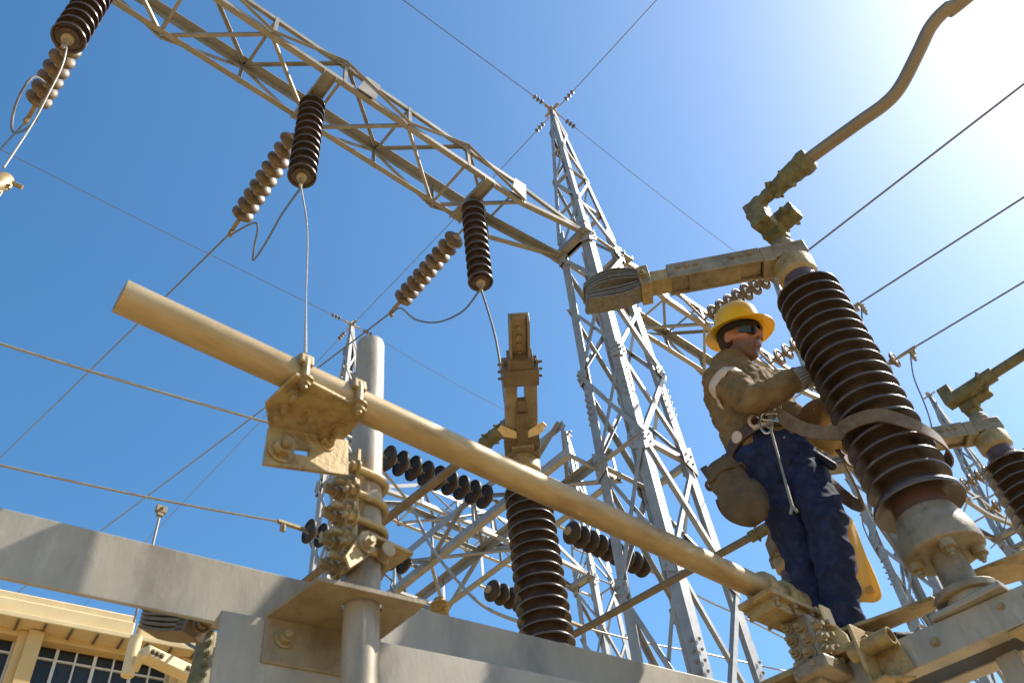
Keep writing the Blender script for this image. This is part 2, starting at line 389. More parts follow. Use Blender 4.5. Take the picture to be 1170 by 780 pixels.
def fuse(m, name, mt, parent, vox=.011, smooth=6, fold=None):
    """union of the shapes in m as one continuous skin, with cloth folds pushed along the normals"""
    o = m.build('tmp', mt, None, smooth=0)
    r = o.modifiers.new('r', 'REMESH'); r.mode = 'VOXEL'; r.voxel_size = vox; r.use_smooth_shade = True
    s = o.modifiers.new('s', 'SMOOTH'); s.factor = .5; s.iterations = smooth
    dg = bpy.context.evaluated_depsgraph_get()
    me = bpy.data.meshes.new_from_object(o.evaluated_get(dg)); bpy.data.objects.remove(o); me.name = name
    if fold:
        co = np.empty(len(me.vertices) * 3); me.vertices.foreach_get('co', co); co = co.reshape(-1, 3)
        no = np.empty(len(me.vertices) * 3); me.vertex_normals.foreach_get('vector', no); no = no.reshape(-1, 3)
        dd = np.array([fold(V(c), V(n)) for c, n in zip(co, no)])
        co = co + no * dd[:, None]; me.vertices.foreach_set('co', co.ravel()); me.update()
        import bmesh
        bm = bmesh.new(); bm.from_mesh(me)
        for _ in range(2): bmesh.ops.smooth_vert(bm, verts=bm.verts, factor=.4, use_axis_x=True, use_axis_y=True, use_axis_z=True)
        bm.to_mesh(me); bm.free()
    loc = V((0, 0, 0)); q = parent
    while q is not None: loc += q.location; q = q.parent
    me.transform(Matrix.Translation(-loc)); me.materials.clear(); me.materials.append(M[mt])
    me.polygons.foreach_set('use_smooth', [True] * len(me.polygons))
    o = bpy.data.objects.new(name, me); COL.objects.link(o); o.parent = parent; return o

# ------------------------------------------------------------------ insulators
def shed_profile(z0, z1, n, rc, R, lip=.006, R1=None):
    """one solid post with n sheds from z0 (bottom) up to z1"""
    p = (z1 - z0) / n; R1 = R1 or R; out = [(rc, z0)]
    for i in range(n):
        z = z0 + i * p; r = R + (R1 - R) * i / max(1, n - 1)
        out += [(rc, z + .22 * p), (rc + (r - rc) * .45, z + .20 * p), (r - lip * 1.2, z + .04 * p), (r - lip * .3, z + .02 * p), (r, z + .10 * p),
                (r - lip * .3, z + .20 * p), (r - lip * 2, z + .30 * p), (rc + (r - rc) * .3, z + .66 * p), (rc, z + .86 * p)]
    return out + [(rc, z1)]
def hanging_post(loc, label):
    t = thing('hanging_insulator', label, 'insulator', loc, 'brown insulators hanging under the gantry beam')
    L = V(loc)
    m = MB(); m.box(L + V((0, 0, -.006)), .16, .16, .012); m.cyl(L + V((0, 0, -.10)), L + V((0, 0, -.012)), .055, 20); m.build('cap', 'capm', t, .003)
    m = MB(); m.lathe(shed_profile(-1.56, -.08, 11, .088, .138, .012), L, n=36); m.build('shed_stack', 'porc', t, smooth=50)
    m = MB(); m.lathe([(.0, -1.555), (.05, -1.555), (.05, -1.585), (.025, -1.6), (.025, -1.66), (.0, -1.66)], L, n=20)
    m.box(L + V((0, 0, -1.69)), .03, .014, .08); m.bolt(L + V((0, .008, -1.68)), (0, 1, 0), .012); m.build('end_fitting', 'steel', t, .002)
    return t
h0 = hanging_post((H_A[0], 4.27, ZB - .015), 'brown hanging insulator cut off by the top left corner of the picture')
dup(h0, V((H_A[1], 4.27, ZB - .015)), 'brown hanging insulator at the middle of the long beam, above the pale pipe')
dup(h0, V((H_A[2], 4.27, ZB - .015)), 'brown hanging insulator nearest the tower, above the upright switch arm')

def disc_string(m_disc, n, label, group, R=.131, pitch=.146):
    t = thing('strain_insulator', label, 'insulator', (0, 0, 0), group)
    m = MB(); m.tube([(0, 0, 0), (0, 0, .10)], .012, 8); m.tube([V((0, .02 * math.cos(a), .03 + .03 * math.sin(a))) for a in np.linspace(0, 6.283, 13)[:-1]], .007, 6, closed=True)
    m.build('shackle', 'steel', t)
    for i in range(n):
        z = .10 + i * pitch
        m = MB(); m.lathe([(.050, z + .040), (R * .5, z + .046), (R * .86, z + .064), (R * .985, z + .082), (R, z + .098), (R * .985, z + .106), (R * .9, z + .108), (R * .85, z + .096), (R * .68, z + .112), (R * .62, z + .098), (R * .42, z + .108), (.03, z + .098)], (0, 0, 0), n=24)
        d = m.build('disc', m_disc, t, smooth=50)
        m = MB(); m.lathe([(.0, z - .005), (.03, z), (.045, z + .012), (.05, z + .05), (.052, z + .056), (.0, z + .056)], (0, 0, 0), n=16); m.cyl((0, 0, z + .09), (0, 0, z + pitch), .012, 8)
        m.build('cap', 'capm', d)
    z = .10 + n * pitch
    m = MB(); m.bar((0, 0, z), (0, 0, z + .30), .03, .045); m.box((0, -.05, z + .24), .035, .10, .05)
    for k in range(4): m.bolt((.015, -.025 - .02 * k, z + .24), (1, 0, 0), .009, .008); 
    m.build('strain_clamp', 'steel', t, .002)
    t['len'] = z + .28
    return t
def aim(p, q): return (V(q) - V(p)).to_track_quat('Z', 'Y')
STR = {}
def string(p, q, kind, label):
    """strain string from p towards q; returns the conductor end"""
    p, q = V(p), V(q); d = (q - p).normalized(); key = kind
    if key not in STR:
        md, n, grp = {'front': ('disc', 9, 'strain insulators of the front gantry beam'), 'east': ('disc', 8, 'strain insulators of the front gantry beam'),
                      'rear': ('discdark', 9, 'dark strain insulators on the low beam')}[kind]
        r = disc_string(md, n, label, grp); STR[key] = r; r.location = p; r.rotation_euler = aim(p, q).to_euler()
    else: r = dup(STR[key], p, label, aim(p, q))
    return p + d * STR[key]['len']
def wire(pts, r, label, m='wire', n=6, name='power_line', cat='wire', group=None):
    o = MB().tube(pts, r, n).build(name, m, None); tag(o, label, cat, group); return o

front = [((H_A[0] + .0, 4.66, 10.36), (-.28, 6.0, 10.42)), ((H_A[1] + .07, 4.66, 10.36), (2.06, 5.95, 10.36)), ((H_A[2] + .17, 4.66, 10.36), (4.36, 6.0, 10.44))]
fl = ['tan disc string behind the insulator at the top left corner', 'tan disc string leaning left below the middle of the long beam', 'tan disc string leaning left beside the hanging insulator nearest the tower']
ends = [string(p, q, 'front', l) for (p, q), l in zip(front, fl)]
# conductors going away to the lower left
def through(p, px, py, Y):   # far point seen at that pixel on the plane y=Y
    return pY(px, py, Y)
wire(sag(ends[0], on(ends[0], pY(-30, 203, 11), 3.0), .02), .013, 'dark overhead wire from the corner disc string to the left edge')
wire(sag(ends[1], pY(-60, 580, 24), .05), .013, 'long overhead wire from the middle disc string to the left edge, crossing the pipe')
wire(sag(ends[2], pY(-40, 720, 24), .05), .013, 'overhead wire from the disc string nearest the tower down behind the pipe clamp')
# east strings towards the camera side
east = [((7.95, 3.9, 10.42), (7.87, 2.72, 10.16), 'tan disc string above the yellow hard hat'),
        ((9.45, 3.9, 10.42), (9.43, 2.5, 10.32), 'disc string half hidden behind the big post insulator, beside its middle'),
        ((10.93, 3.9, 10.42), (10.93, 2.5, 10.36), 'disc string right of the big post insulator, ending in a clamp over open sky'),
        ((14.9, 3.9, 10.42), (14.8, 2.5, 10.36), 'small distant disc string seen under the far switch arm, upper of two'),
        ((16.05, 3.9, 10.42), (16.0, 2.5, 10.36), 'small distant disc string with a jumper loop, lower of two beside the far switch pole')]
ee = [string(p, q, 'east', l) for p, q, l in east]

wire([ee[0], on(ee[0], pX(1200, 73, 7.85), 5)], .013, 'dark wire rising to the right edge from behind the switch cap, topmost of three')
wire([ee[1], on(ee[1], pX(1200, 206, 9.42), 6)], .013, 'dark wire rising to the right edge, middle of three beside the post insulator')
wire([ee[2], on(ee[2], pX(1200, 304, 10.92), 6)], .013, 'dark wire rising to the right edge, lowest of three beside the post insulator')
wire([ee[3], on(ee[3], pX(1210, 455, 14.75), 6)], .013, 'short dark wire at the right edge just below the far switch rod')
def dropper(top, pts, lab):
    t = thing('dropper', lab, 'jumper cable', top, 'jumper cables hanging from the wires')
    MB().tube(smoothpath([top] + pts, 6), .011, 6).build('cable', 'wire', t)
    m = MB(); m.lathe([(.02, 0)] + [(r, -.03 * i - .02) for i in range(6) for r in ((.02,) if i % 2 else (.035,))] + [(.02, -.2)], V(top), n=12); m.build('clamp', 'steel', t)
dropper(pz(984, 348, 10.28), [pz(986, 370, 9.9), pz(994, 390, 9.5), pz(1006, 410, 9.2), pz(1030, 450, 8.4)], 'thin cable hanging from the wire right beside the top of the post insulator')
dropper(pz(1040, 401, 10.3), [pz(1044, 430, 9.7), pz(1056, 460, 9.1), pz(1064, 485, 8.6), pz(1067, 520, 8.0)], 'thin cable hanging over open sky right of the post insulator')
dropper(pz(984, 586, 9.0), [pz(988, 605, 8.8), pz(1002, 632, 8.5), pz(1025, 665, 8.1), pz(1062, 722, 7.4)], 'thin dark cable slanting down between the yellow cloth and the post base')
dropper(pz(1149, 576, 10.2), [pz(1150, 590, 10.0), pz(1144, 612, 9.8), pz(1132, 626, 9.6)], 'short jumper loop below the small distant disc string')

# earth wires between the tower peaks
def peak(x, y): return V((x, y, 14.27))
def mini_string(p, d, lab):
    d = V(d).normalized(); m = MB()
    t = thing('peak_insulator', lab, 'insulator', p, 'small insulators at the tower peaks')
    m.tube([p, V(p) + d * .4], .009, 6); m.build('rod', 'steel', t)
    m = MB()
    for k in range(3): m.mark(); m.lathe([(.015, 0), (.038, .015), (.042, .03), (.015, .045)], V(p) + d * (.14 + .07 * k), d, 14)
    m.build('discs', 'disc', t)
    return V(p) + d * .4
for (x, y, dirs) in ((5.93, 4.05, (('left', (-1, 0, 0), (-6, 4.05, 14.2), 'wire from the middle tower peak to the upper left'),
                                   ('near', (0, -1, .02), None, 'wire from the middle tower peak to the top edge'),
                                   ('far', (0, 1, 0), (5.85, 9.75, 14.25), 'wire between the middle tower peak and the slim tower behind the pipe post'),
                                   ('right', (1, 0, 0), (11.7, 4.05, 14.2), 'faint wire sloping down right from the middle tower peak'))),
                     (5.85, 9.75, (('left', (-1, 0, 0), (-8, 9.75, 14.3), 'thin wire from the slim left tower up to the left edge'),
                                   ('far', (0, 1, 0), (5.6, 30, 14.5), 'faint wire running down left from the slim left tower'),
                                   ('right', (1, 0, 0), (11.5, 9.75, 14.1), 'thin wire from the slim left tower passing behind the upright switch arm')))):
    for nm, d, q, lab in dirs:
        e = mini_string(peak(x, y) + V(d) * .12, d, 'small brown disc insulator at the ' + ('middle tower' if y < 5 else 'slim left tower') + ' peak pointing ' + {'left': 'up left', 'near': 'up right', 'far': 'down left', 'right': 'down right'}[nm])
        if q is None: q = on(e, pX(790, -45, 5.93), 3)
        wire(sag(e, q, .12 if nm in ('left', 'right') else .03), .0045 if nm == 'right' else .007, lab)

# strings on the low beam (along X) with their conductors
rear = [((5.06, 5.35, 7.02), (4.0, 5.37, 7.0), 'dark disc string above the left end of the rusty rod, left of the centre insulator'),
        ((5.06, 6.75, 7.02), (4.0, 6.77, 7.0), 'dark disc string just right of the pipe post above its base plate'),
        ((5.88, 5.32, 7.02), (7.0, 5.36, 7.02), 'dark disc string right of the centre insulator, crossed by the tower leg'),
        ((5.88, 6.68, 7.02), (7.0, 6.72, 7.02), 'dark disc string left of the centre insulator near its foot')]
re = [string(p, q, 'rear', l) for p, q, l in rear]
def clampwire(e, far, lab, cx=None):
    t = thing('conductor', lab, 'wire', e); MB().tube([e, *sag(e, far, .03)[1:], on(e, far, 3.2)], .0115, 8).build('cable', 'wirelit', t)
    if cx: 
        m = MB(); m.box(cx, .10, .05, .07); m.box(V(cx) + V((0, 0, -.05)), .06, .04, .05); m.bolt(V(cx) + V((0, -.025, 0)), (0, -1, 0), .014); m.build('clamp', 'steel', t, .004)
        MB().tube([V(cx) + V((0, 0, -.06)), V(cx) + V((0, 0, -1.2))], .012, 6).build('drop_lead', 'wirelit', t)
l1 = pz(-30, 383, 7.0); l2 = pz(-30, 524, 7.0)
clampwire(re[0], l1, 'pale conductor sloping from the left edge to behind the pipe clamp, upper of two')
q = pz(184, 582, 7.02)
clampwire(re[1], l2, 'pale conductor with a hanging clamp crossing just above the big steel beam', q)
clampwire(re[2], pz(840, 700, 7.0), 'pale conductor passing right behind the middle tower legs')
clampwire(re[3], pz(800, 745, 7.0), 'thin pale conductor with a clamp low between the tower legs', pz(737, 735, 7.02))
# jumpers
wire(smoothpath([re[0] + V((.1, 0, -.03)), pz(468, 575, 6.7), pz(490, 620, 6.1), pz(520, 660, 5.6), pz(550, 690, 5.2), pz(585, 707, 5.0), pz(620, 715, 4.9)], 8), .014, 'pale jumper cable curving down from a dark disc string to the centre insulator', 'wirelit', 8, 'jumper_cable', 'jumper cable')
wire(smoothpath([re[1] + V((.2, 0, 0)), pz(438, 655, 6.6), pz(447, 672, 6.4), pz(455, 690, 6.2)], 8), .01, 'short dark jumper cable hanging right of the pipe post', 'wire', 8, 'jumper_cable', 'jumper cable')
wire(smoothpath([ends[1] + V((0, -.05, -.08)), pz(293, 255, 10.1), pz(290, 285, 9.8), pz(290, 297, 9.7), pz(305, 275, 9.5), pz(322, 245, 9.2), pz(345, 213, 8.74)], 8), .012, 'thin jumper loop below the middle hanging insulator', 'wire', 8, 'jumper_cable', 'jumper cable')
wire(smoothpath([ends[2] + V((0, -.05, -.05)), pz(458, 352, 10.2), pz(475, 365, 10.0), pz(500, 368, 9.6), pz(528, 356, 9.1), pz(547, 333, 8.74)], 8), .012, 'thin jumper loop below the hanging insulator nearest the tower', 'wire', 8, 'jumper_cable', 'jumper cable')
wire(smoothpath([V((4.1, 4.27, 8.68)), pz(556, 350, 8.3), pz(566, 385, 7.5), pz(573, 425, 6.6), pz(577, 455, 5.6), pz(581, 478, 5.0)], 8), .012, 'thin lead falling from the hanging insulator to the upright switch arm', 'wire', 8, 'down_lead', 'cable')
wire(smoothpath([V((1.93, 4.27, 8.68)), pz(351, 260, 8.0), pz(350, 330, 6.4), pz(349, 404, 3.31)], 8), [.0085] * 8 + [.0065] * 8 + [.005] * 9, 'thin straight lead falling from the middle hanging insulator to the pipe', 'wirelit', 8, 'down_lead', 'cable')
c0 = V((H_A[0], 4.27, 8.68))
wire(smoothpath([c0, pz(76, 55, 8.4), pz(70, 78, 8.1), pz(55, 108, 7.6), pz(38, 140, 7.0), pz(4, 192, 6.1)], 8), .0065, 'pale lead falling from the corner insulator to the yellowish terminal at the left edge', 'wirelit', 8, 'down_lead', 'cable')
wire(smoothpath([ends[0] + V((0, -.6, -.1)), pz(38, 88, 9.6), pz(22, 110, 9.3), pz(14, 135, 9.1), pz(15, 151, 8.9), pz(27, 149, 8.7), pz(40, 138, 8.5), pz(49, 115, 8.6)], 8), .012, 'thin jumper loop below the corner disc string', 'wire', 8, 'jumper_cable', 'jumper cable')
# yellowish terminal at the left edge
t = thing('terminal_clamp', 'yellowish bolted terminal cut off by the left edge under a pale lead', 'clamp', pz(2, 205, 6.0))
p = pz(2, 208, 6.0); m = MB(); m.lathe([(.0, -.12), (.045, -.12), (.055, -.05), (.05, .04), (.03, .07), (.0, .07)], p, (.3, .2, 1), 14); m.box(p + V((-.04, 0, -.12)), .05, .07, .1); m.build('body', 'cast', t, .004)
m = MB(); m.cyl(p + V((-.02, 0, .03)), p + V((.10, -.03, .0)), .014, 10); m.bolt(p + V((.03, -.02, -.04)), (.6, -1, 0), .016); m.bolt(p + V((.01, -.03, -.14)), (.6, -1, 0), .014); m.build('bolts', 'steel', t)

m = MB(); m.lathe([(.025, -.35), (.025, -.11)], p, n=16); m.lathe(shed_profile(-1.35, -.35, 13, .05, .08), p, n=32); m.build('shed_stack', 'porc', t, smooth=50)
m = MB(); m.cyl(V((p.x, p.y, 0)), p + V((0, 0, -1.34)), .07, 20); m.build('column', 'galvdull', t)
# small insulator under the low beam's far end
t = thing('small_insulator', 'small ribbed yellowish insulator on the low beam end, just above the steel beam', 'insulator', (5.5, 7.75, 6.98))
m = MB(); m.lathe([(.05, -.02), (.06, 0)] + [(r, -.04 - .045 * i - (.022 if r > .08 else 0)) for i in range(5) for r in (.06, .10)] + [(.07, -.3), (.05, -.34)], pz(502, 684, 6.6) + V((0, 0, .0)), n=20); m.build('body', 'cast', t)

# ------------------------------------------------------------------ switch poles
def switch_pole(x, y, armdir, label, R0=.150, R1=.139, rod=True, braid=True):
    t = thing('switch_pole', label, 'disconnector', (x, y, 2.91), 'disconnector poles')
    B = V((x, y, 0)); at = lambda z: B + V((0, 0, z))
    m = MB(); m.lathe([(.0, 2.912), (.10, 2.912), (.10, 2.935), (.06, 2.94), (.055, 2.95), (.052, 3.075), (.0, 3.075)], B, n=32)
    m.lathe([(.0, 3.07), (.118, 3.07), (.132, 3.078), (.133, 3.10), (.126, 3.145), (.112, 3.195), (.102, 3.225), (.0, 3.225)], B, n=40)
    m.build('base_cone', 'grey', t, .002)
    m = MB()
    for k in range(4):
        a = k * math.pi / 2 + .5; m.mark(); m.cyl(at(3.072) + V((.098 * math.cos(a), .098 * math.sin(a), 0)), at(3.045) + V((.098 * math.cos(a), .098 * math.sin(a), 0)), .026, 14); m.bolt(at(3.046) + V((.098 * math.cos(a), .098 * math.sin(a), 0)), (0, 0, -1), .014, .01, mark=False)
    m.build('bolts', 'steel', t)
    m = MB(); m.mark(); m.lathe([(.0, 3.22), (.095, 3.22), (.092, 3.30), (.0, 3.30)], B, n=32); m.mark(); m.lathe([(.0, 4.44), (.075, 4.44), (.072, 4.535), (.0, 4.535)], B, n=28); m.build('necks', 'porcred', t)
    pr = shed_profile(3.29, 4.45, 19, .094, R0, .006, R1); pr[1:10] = [(.094, 3.30), (.12, 3.292), (R0 + .0, 3.268), (R0 + .006, 3.266), (R0 + .008, 3.272), (R0 + .006, 3.282), (R0 - .01, 3.30), (.115, 3.33), (.094, 3.342)]
    m = MB(); m.lathe(pr, B, n=48); m.build('shed_stack', 'porc', t, smooth=50)
    m = MB(); m.lathe([(.0, 4.51), (.072, 4.51), (.088, 4.53), (.092, 4.60), (.085, 4.615), (.0, 4.615)], B, n=32)
    m.build('cap', 'cast', t, .003)
    m = MB()
    for k in range(6):
        a = k * math.pi / 3 + .3; m.bolt(at(4.612) + V((.072 * math.cos(a), .072 * math.sin(a), 0)), (0, 0, 1), .012, .012)
    m.build('bolts', 'steel', t)
    d = V((armdir[0], armdir[1], 0)).normalized(); s = V((-d.y, d.x, 0)); zz = V((0, 0, 1))
    m = MB(); m.box(at(4.665), .15, .13, .085, (d, s, zz)); m.box(at(4.66) + d * .10, .06, .12, .10, (d, s, zz)); m.cyl(at(4.70), at(4.745), .058, 24); m.cyl(at(4.74), at(4.775), .045, 24)
    m.build('hinge_head', 'grey', t, .006)
    return t, at, d, s, zz
def open_channel_arm(t, at, d, s, zz, L):
    a0 = at(4.665) + d * .13; a1 = at(4.665) + d * L
    m = MB(); m.chan(a0 + zz * .05, a1 + zz * .05, .115, -.095, .012, up=zz); m.bar(a0 + d * .10 - zz * .036, a1 - d * .09 - zz * .036, .090, .010, up=zz); m.bar(a0 + d * .005 - zz * .022, a1 - d * .005 - zz * .022, .090, .010, up=zz); arm = m.build('switch_arm', 'grey', t, .003)
    m = MB()
    for k in range(3):
        for e in (a0 + d * (.05 + .04 * k), a1 - d * (.05 + .04 * k)):
            for sg in (-1, 1): m.bolt(e + s * sg * .052 + zz * .012, s * sg, .012, .004)
    m.build('bolts', 'steel', arm)
    return a1
def braid_end(t, a1, d, s, zz, L=.23, bend=1):
    m = MB(); m.box(a1 + d * .055, .13, .09, .07, (d, s, zz)); m.box(a1 + d * .11, .05, .13, .13, (d, s, zz)); m.bolt(a1 + d * .10 - zz * .065, -zz, .014); m.bolt(a1 + d * .12 + s * .065, s, .014)
    m.build('terminal', 'cast', t, .004)
    n = 12; rnd = random.Random(3)
    for sg, cnt, nm in ((1, 5, 'braid'), (-1, 4, 'braid')):
        m = MB()
        for k in range(cnt):
            o = sg * (.012 + .0155 * k); w_ = .092 + .006 * rnd.random(); ph = rnd.random() * .5; pts = []
            Lk = L * (1 + .05 * rnd.random())
            j_ = .006 * (rnd.random() - .5)
            for i in range(n + 1):
                u = i / n
                pts.append(a1 + d * (.115 + Lk * u) + zz * (o * (.72 + .42 * math.sin(math.pi * u + ph * .3)) + (.022 if sg > 0 else -.012) * math.sin(math.pi * u * .9) - .045 * u ** 4 - .02 * u) + s * (.03 * u * u * bend + j_))
            m.ribbon(pts, w_, .0075, s)
        m.build(nm, 'braid', t)
# near right pole
PX, PY_ = 2.80, .865
ARM = V((-.385, .454, 0)).normalized()
tR, at, d, s, zz = switch_pole(PX, PY_, ARM, 'big brown switch post insulator beside the worker, strapped round with his belt')
a1 = open_channel_arm(tR, at, d, s, zz, .56); braid_end(tR, a1, d, s, zz, .27)
# clamp and tube on top
m = MB(); h = at(4.80); m.cyl(at(4.77), at(4.86), .036, 20); m.box(h + V((-.01, 0, .06)), .10, .09, .10); m.box(h + V((-.01, -.06, .085)), .085, .16, .07)
for k in range(3): m.bolt(h + V((.04, -.10 + .06 * k, .08)), (1, 0, 0), .015); m.bolt(h + V((-.055, -.10 + .06 * k, .085)), (-1, 0, 0), .015)
fuse(m, 'tube_clamp', 'greenish', tR, .005, 3, lambda p, n: .005 * noise.noise(p * 38) + .003 * noise.noise(p * 90))
zt_ = 4.885
def tube_on(px, y0, label, grp='connecting tubes of the switch poles'):
    t = thing('busbar_tube', label, 'tube', (px, y0, zt_), grp)
    T0 = V((px, y0, zt_))
    pts = [T0 + V((0, .02, 0)), T0 + V((0, -.40, 0))] 
    return t, T0
t, T0 = tube_on(2.60, .80, 'bent tube rising to the top right corner from the near switch pole')
pts = [pz(900, 202, zt_), pz(925, 181, zt_), pz(980, 141, zt_), pz(1012, 118, zt_ + .005), pz(1030, 97, zt_ + .04), pz(1050, 58, zt_ + .12), pz(1064, 30, zt_ + .18), pz(1085, 8, zt_ + .2), pz(1125, -20, zt_ + .2), pz(1125, -20, zt_ + .2) + V((.0, -1.6, .0))]
MB().tube(smoothpath(pts, 8), .029, 20).build('tube', 'tube', t)
m = MB(); q0, q1 = pz(868, 232, zt_), pz(926, 180, zt_); dq = (q1 - q0).normalized(); Lq = (q1 - q0).length
m.lathe([(.0, 0), (.03, 0), (.034, Lq * .25), (.045, Lq * .5), (.052, Lq * .7), (.05, Lq * .8), (.058, Lq * .82), (.058, Lq * .98), (.045, Lq), (.0, Lq)], q0, dq, 14)
xx, yy, _ = basis(dq)
for u in (.3, .55, .9):
    for sg in (-1, 1): m.bolt(q0 + dq * Lq * u + xx * sg * .045, xx * sg, .012); m.bolt(q0 + dq * Lq * u + yy * sg * .045, yy * sg, .012)
m.box(q0 + V((.01, .03, -.06)), .09, .09, .16)
fuse(m, 'socket', 'greenish', t, .005, 3, lambda p, n: .005 * noise.noise(p * 38) + .003 * noise.noise(p * 90))
# far poles
tF = dup(tR, V((PX + 2.0, .945, 2.91)), 'far brown switch pole cut off by the right edge')
t, T0 = tube_on(4.8, .9, 'tube leaving the right edge from the top of the far switch pole')
MB().tube([V((4.72, .93, 4.90)), V((4.72, .2, 4.90)), V((4.72, -4.2, 4.95))], .03, 14).build('tube', 'greenish', t)
m = MB(); m.cyl(V((4.72, .98, 4.90)), V((4.72, .72, 4.90)), .045, 12); m.box(V((4.72, 1.0, 4.93)), .09, .07, .12)
for sg in (-1, 1): m.bolt(V((4.72 + .045 * sg, .8, 4.90)), (sg, 0, 0), .014); m.bolt(V((4.72, .8, 4.9 + .045 * sg)), (0, 0, sg), .014)
m.build('socket', 'greenish', t, .004)
# centre pole, its arm swung towards the viewer
D2 = pz(592, 357, 4.72) - V((2.69, 2.62, 4.72)); D2.z = 0; D2.normalize()
tC, at, d, s, zz = switch_pole(2.69, 2.62, D2, 'brown switch post insulator in the centre with a slotted arm standing over it', .132, .124)
def slotted_arm(t, at, d, s, zz):
    a0 = at(4.69)
    for sg in (-1, 1):
        m = MB(); m.bar(a0 + s * sg * .056 + d * .02, a0 + s * sg * .050 + d * .64, .062, .094, up=zz); m.build('arm_bar', 'sheet', t, .004)
    m = MB()
    m.box(a0 + d * .20 - zz * .03, .34, .06, .07, (d, s, zz)); m.box(a0 + d * .06, .18, .188, .122, (d, s, zz)); m.box(a0 + d * .0 - zz * .06, .172, .172, .072, (d, s, zz)); m.box(a0 + d * .14 - s * .052, .15, .078, .114, (d, s, zz)); m.box(a0 + d * .14 + s * .052, .15, .078, .114, (d, s, zz)); m.box(a0 + d * .30 - zz * .052, .10, .03, .03, (d, s, zz)); m.box(a0 + d * .42 - zz * .04, .08, .045, .03, (d, s, zz)); m.box(a0 + d * .62, .11, .181, .107, (d, s, zz)); m.box(a0 + d * .70, .07, .128, .086, (d, s, zz))
    for k in range(3):
        for sg in (-1, 1): m.bolt(a0 + d * (.58 + .05 * k) + s * sg * .077, s * sg, .013, .02)
    for k in range(4): m.bolt(a0 + d * (.12 + .05 * k) - zz * .04 + s * (.02 if k % 2 else -.02), -zz, .012, .01)
    m.cyl(a0 + d * .33 - s * .03 - zz * .03, a0 + d * .12 + s * .02 - zz * .05, .008, 8); m.cyl(a0 + d * .35 + s * .03 - zz * .03, a0 + d * .14 - s * .02 - zz * .05, .008, 8)
    m.build('hinge_casting', 'rod', t, .005)
    m = MB(); m.chan(a0 + d * .66 + zz * .04, a0 + d * .98 + zz * .04, .10, -.07, .012, up=zz); 
    jaw = m.build('contact_jaw', 'grey', t, .003)
    m = MB()
    for k in range(4): m.bolt(a0 + d * (.74 + .055 * k) + zz * .025, -zz, .014, 0)
    m.box(a0 + d * .82 + zz * .022, .3, .07, .012, (d, s, zz))
    m.build('rivet_strip', 'steel', jaw)
    m = MB(); e = a0 + d * .17 - zz * .06
    for sg in (-1, 1): m.poly([e + s * sg * .01, e + s * sg * .015 + d * .05, e + s * sg * .11 + d * .12, e + s * sg * .13 + d * .09, e + s * sg * .10 + d * .03], zz, .008); m.bolt(e + s * sg * .10 + d * .085, -zz, .014, 0)
    m.build('terminal_lug', 'trim', t, .002)
slotted_arm(tC, at, d, s, zz)
ts_ = switch_pole(4.78, 2.40, D2, 'switch pole mostly hidden behind the legs of the worker', .132, .124); slotted_arm(*ts_)
# operating rods along Y
def op_rod(p, q, lab, r=.027):
    p, q = V(p), V(q); d = (q - p).normalized()
    t = thing('operating_rod', lab, 'rod', p, 'operating rods linking the switch poles')
    MB().tube([p, q], r, 14).build('tube', 'rod', t)
    m = MB(); m.cyl(p - d * .05, p + d * .16, r * 1.5, 12)
    for k in (.0, .1):
        for a in ((0, 0, 1), (1, 0, 0), (-1, 0, 0), (0, 0, -1)): m.bolt(p + d * k + V(a) * r * 1.45, a, .012)
    m.build('end_clamp', 'greenish', t, .003)
op_rod(V((2.60, 2.66, 4.83)), on(V((2.60, 2.66, 4.83)), pz(340, 671, 4.83), 1.6), 'rusty rod from the centre switch head down left behind the pipe post')
op_rod(pz(880, 601, 4.85), pz(640, 733, 4.85), 'rusty rod crossing the tower legs from behind the worker to the centre insulator foot', .027)

# ------------------------------------------------------------------ foreground steel frame
UB = V((.9914, -.13, 0)).normalized(); NB = V((UB.y, -UB.x, 0)); NB = NB if NB.y < 0 else -NB    # along, and towards the viewer
def run(p0, x0, x1): return p0 + UB * x0, p0 + UB * x1
def steel_box(name, p, q, w, h, m, parent, bev=.008): return MB().bar(p, q, w, h).build(name, m, parent, bev)
t = thing('steel_beam', 'big grey galvanised steel beam crossing the lower left above the building', 'beam', (.275, 2.05, 2.775))
p0 = V((.275, 1.998, 2.95)) + V((0, 0, -.175))
x_, y_, d_ = basis(UB); fl_ = 1 if x_.dot(-NB) > 0 else -1
m = MB(); m.prism([(0, 0), (.012 * fl_, 0), (.012 * fl_, .163), (.12 * fl_, .163), (.12 * fl_, .175), (0, .175)], p0 - UB * 2.2, p0 + UB * 2.47); m.build('angle_section', 'galvdull', t, .003)
t = thing('channel_beam', 'lower grey steel channel beam in front of the bigger beam behind the pipe post', 'beam', (.78, 1.85, 2.56))
U2 = V((.98717, -.15966, 0)); N2 = V((-.15966, -.98717, 0)); q0 = V((.78, 1.818, 2.745))
m = MB(); m.chan(q0 + V((0, 0, -.13)) , q0 + U2 * 2.1 + V((0, 0, -.13)), .26, .075, .010, up=-N2); m.build('channel', 'galvdull', t, .003)
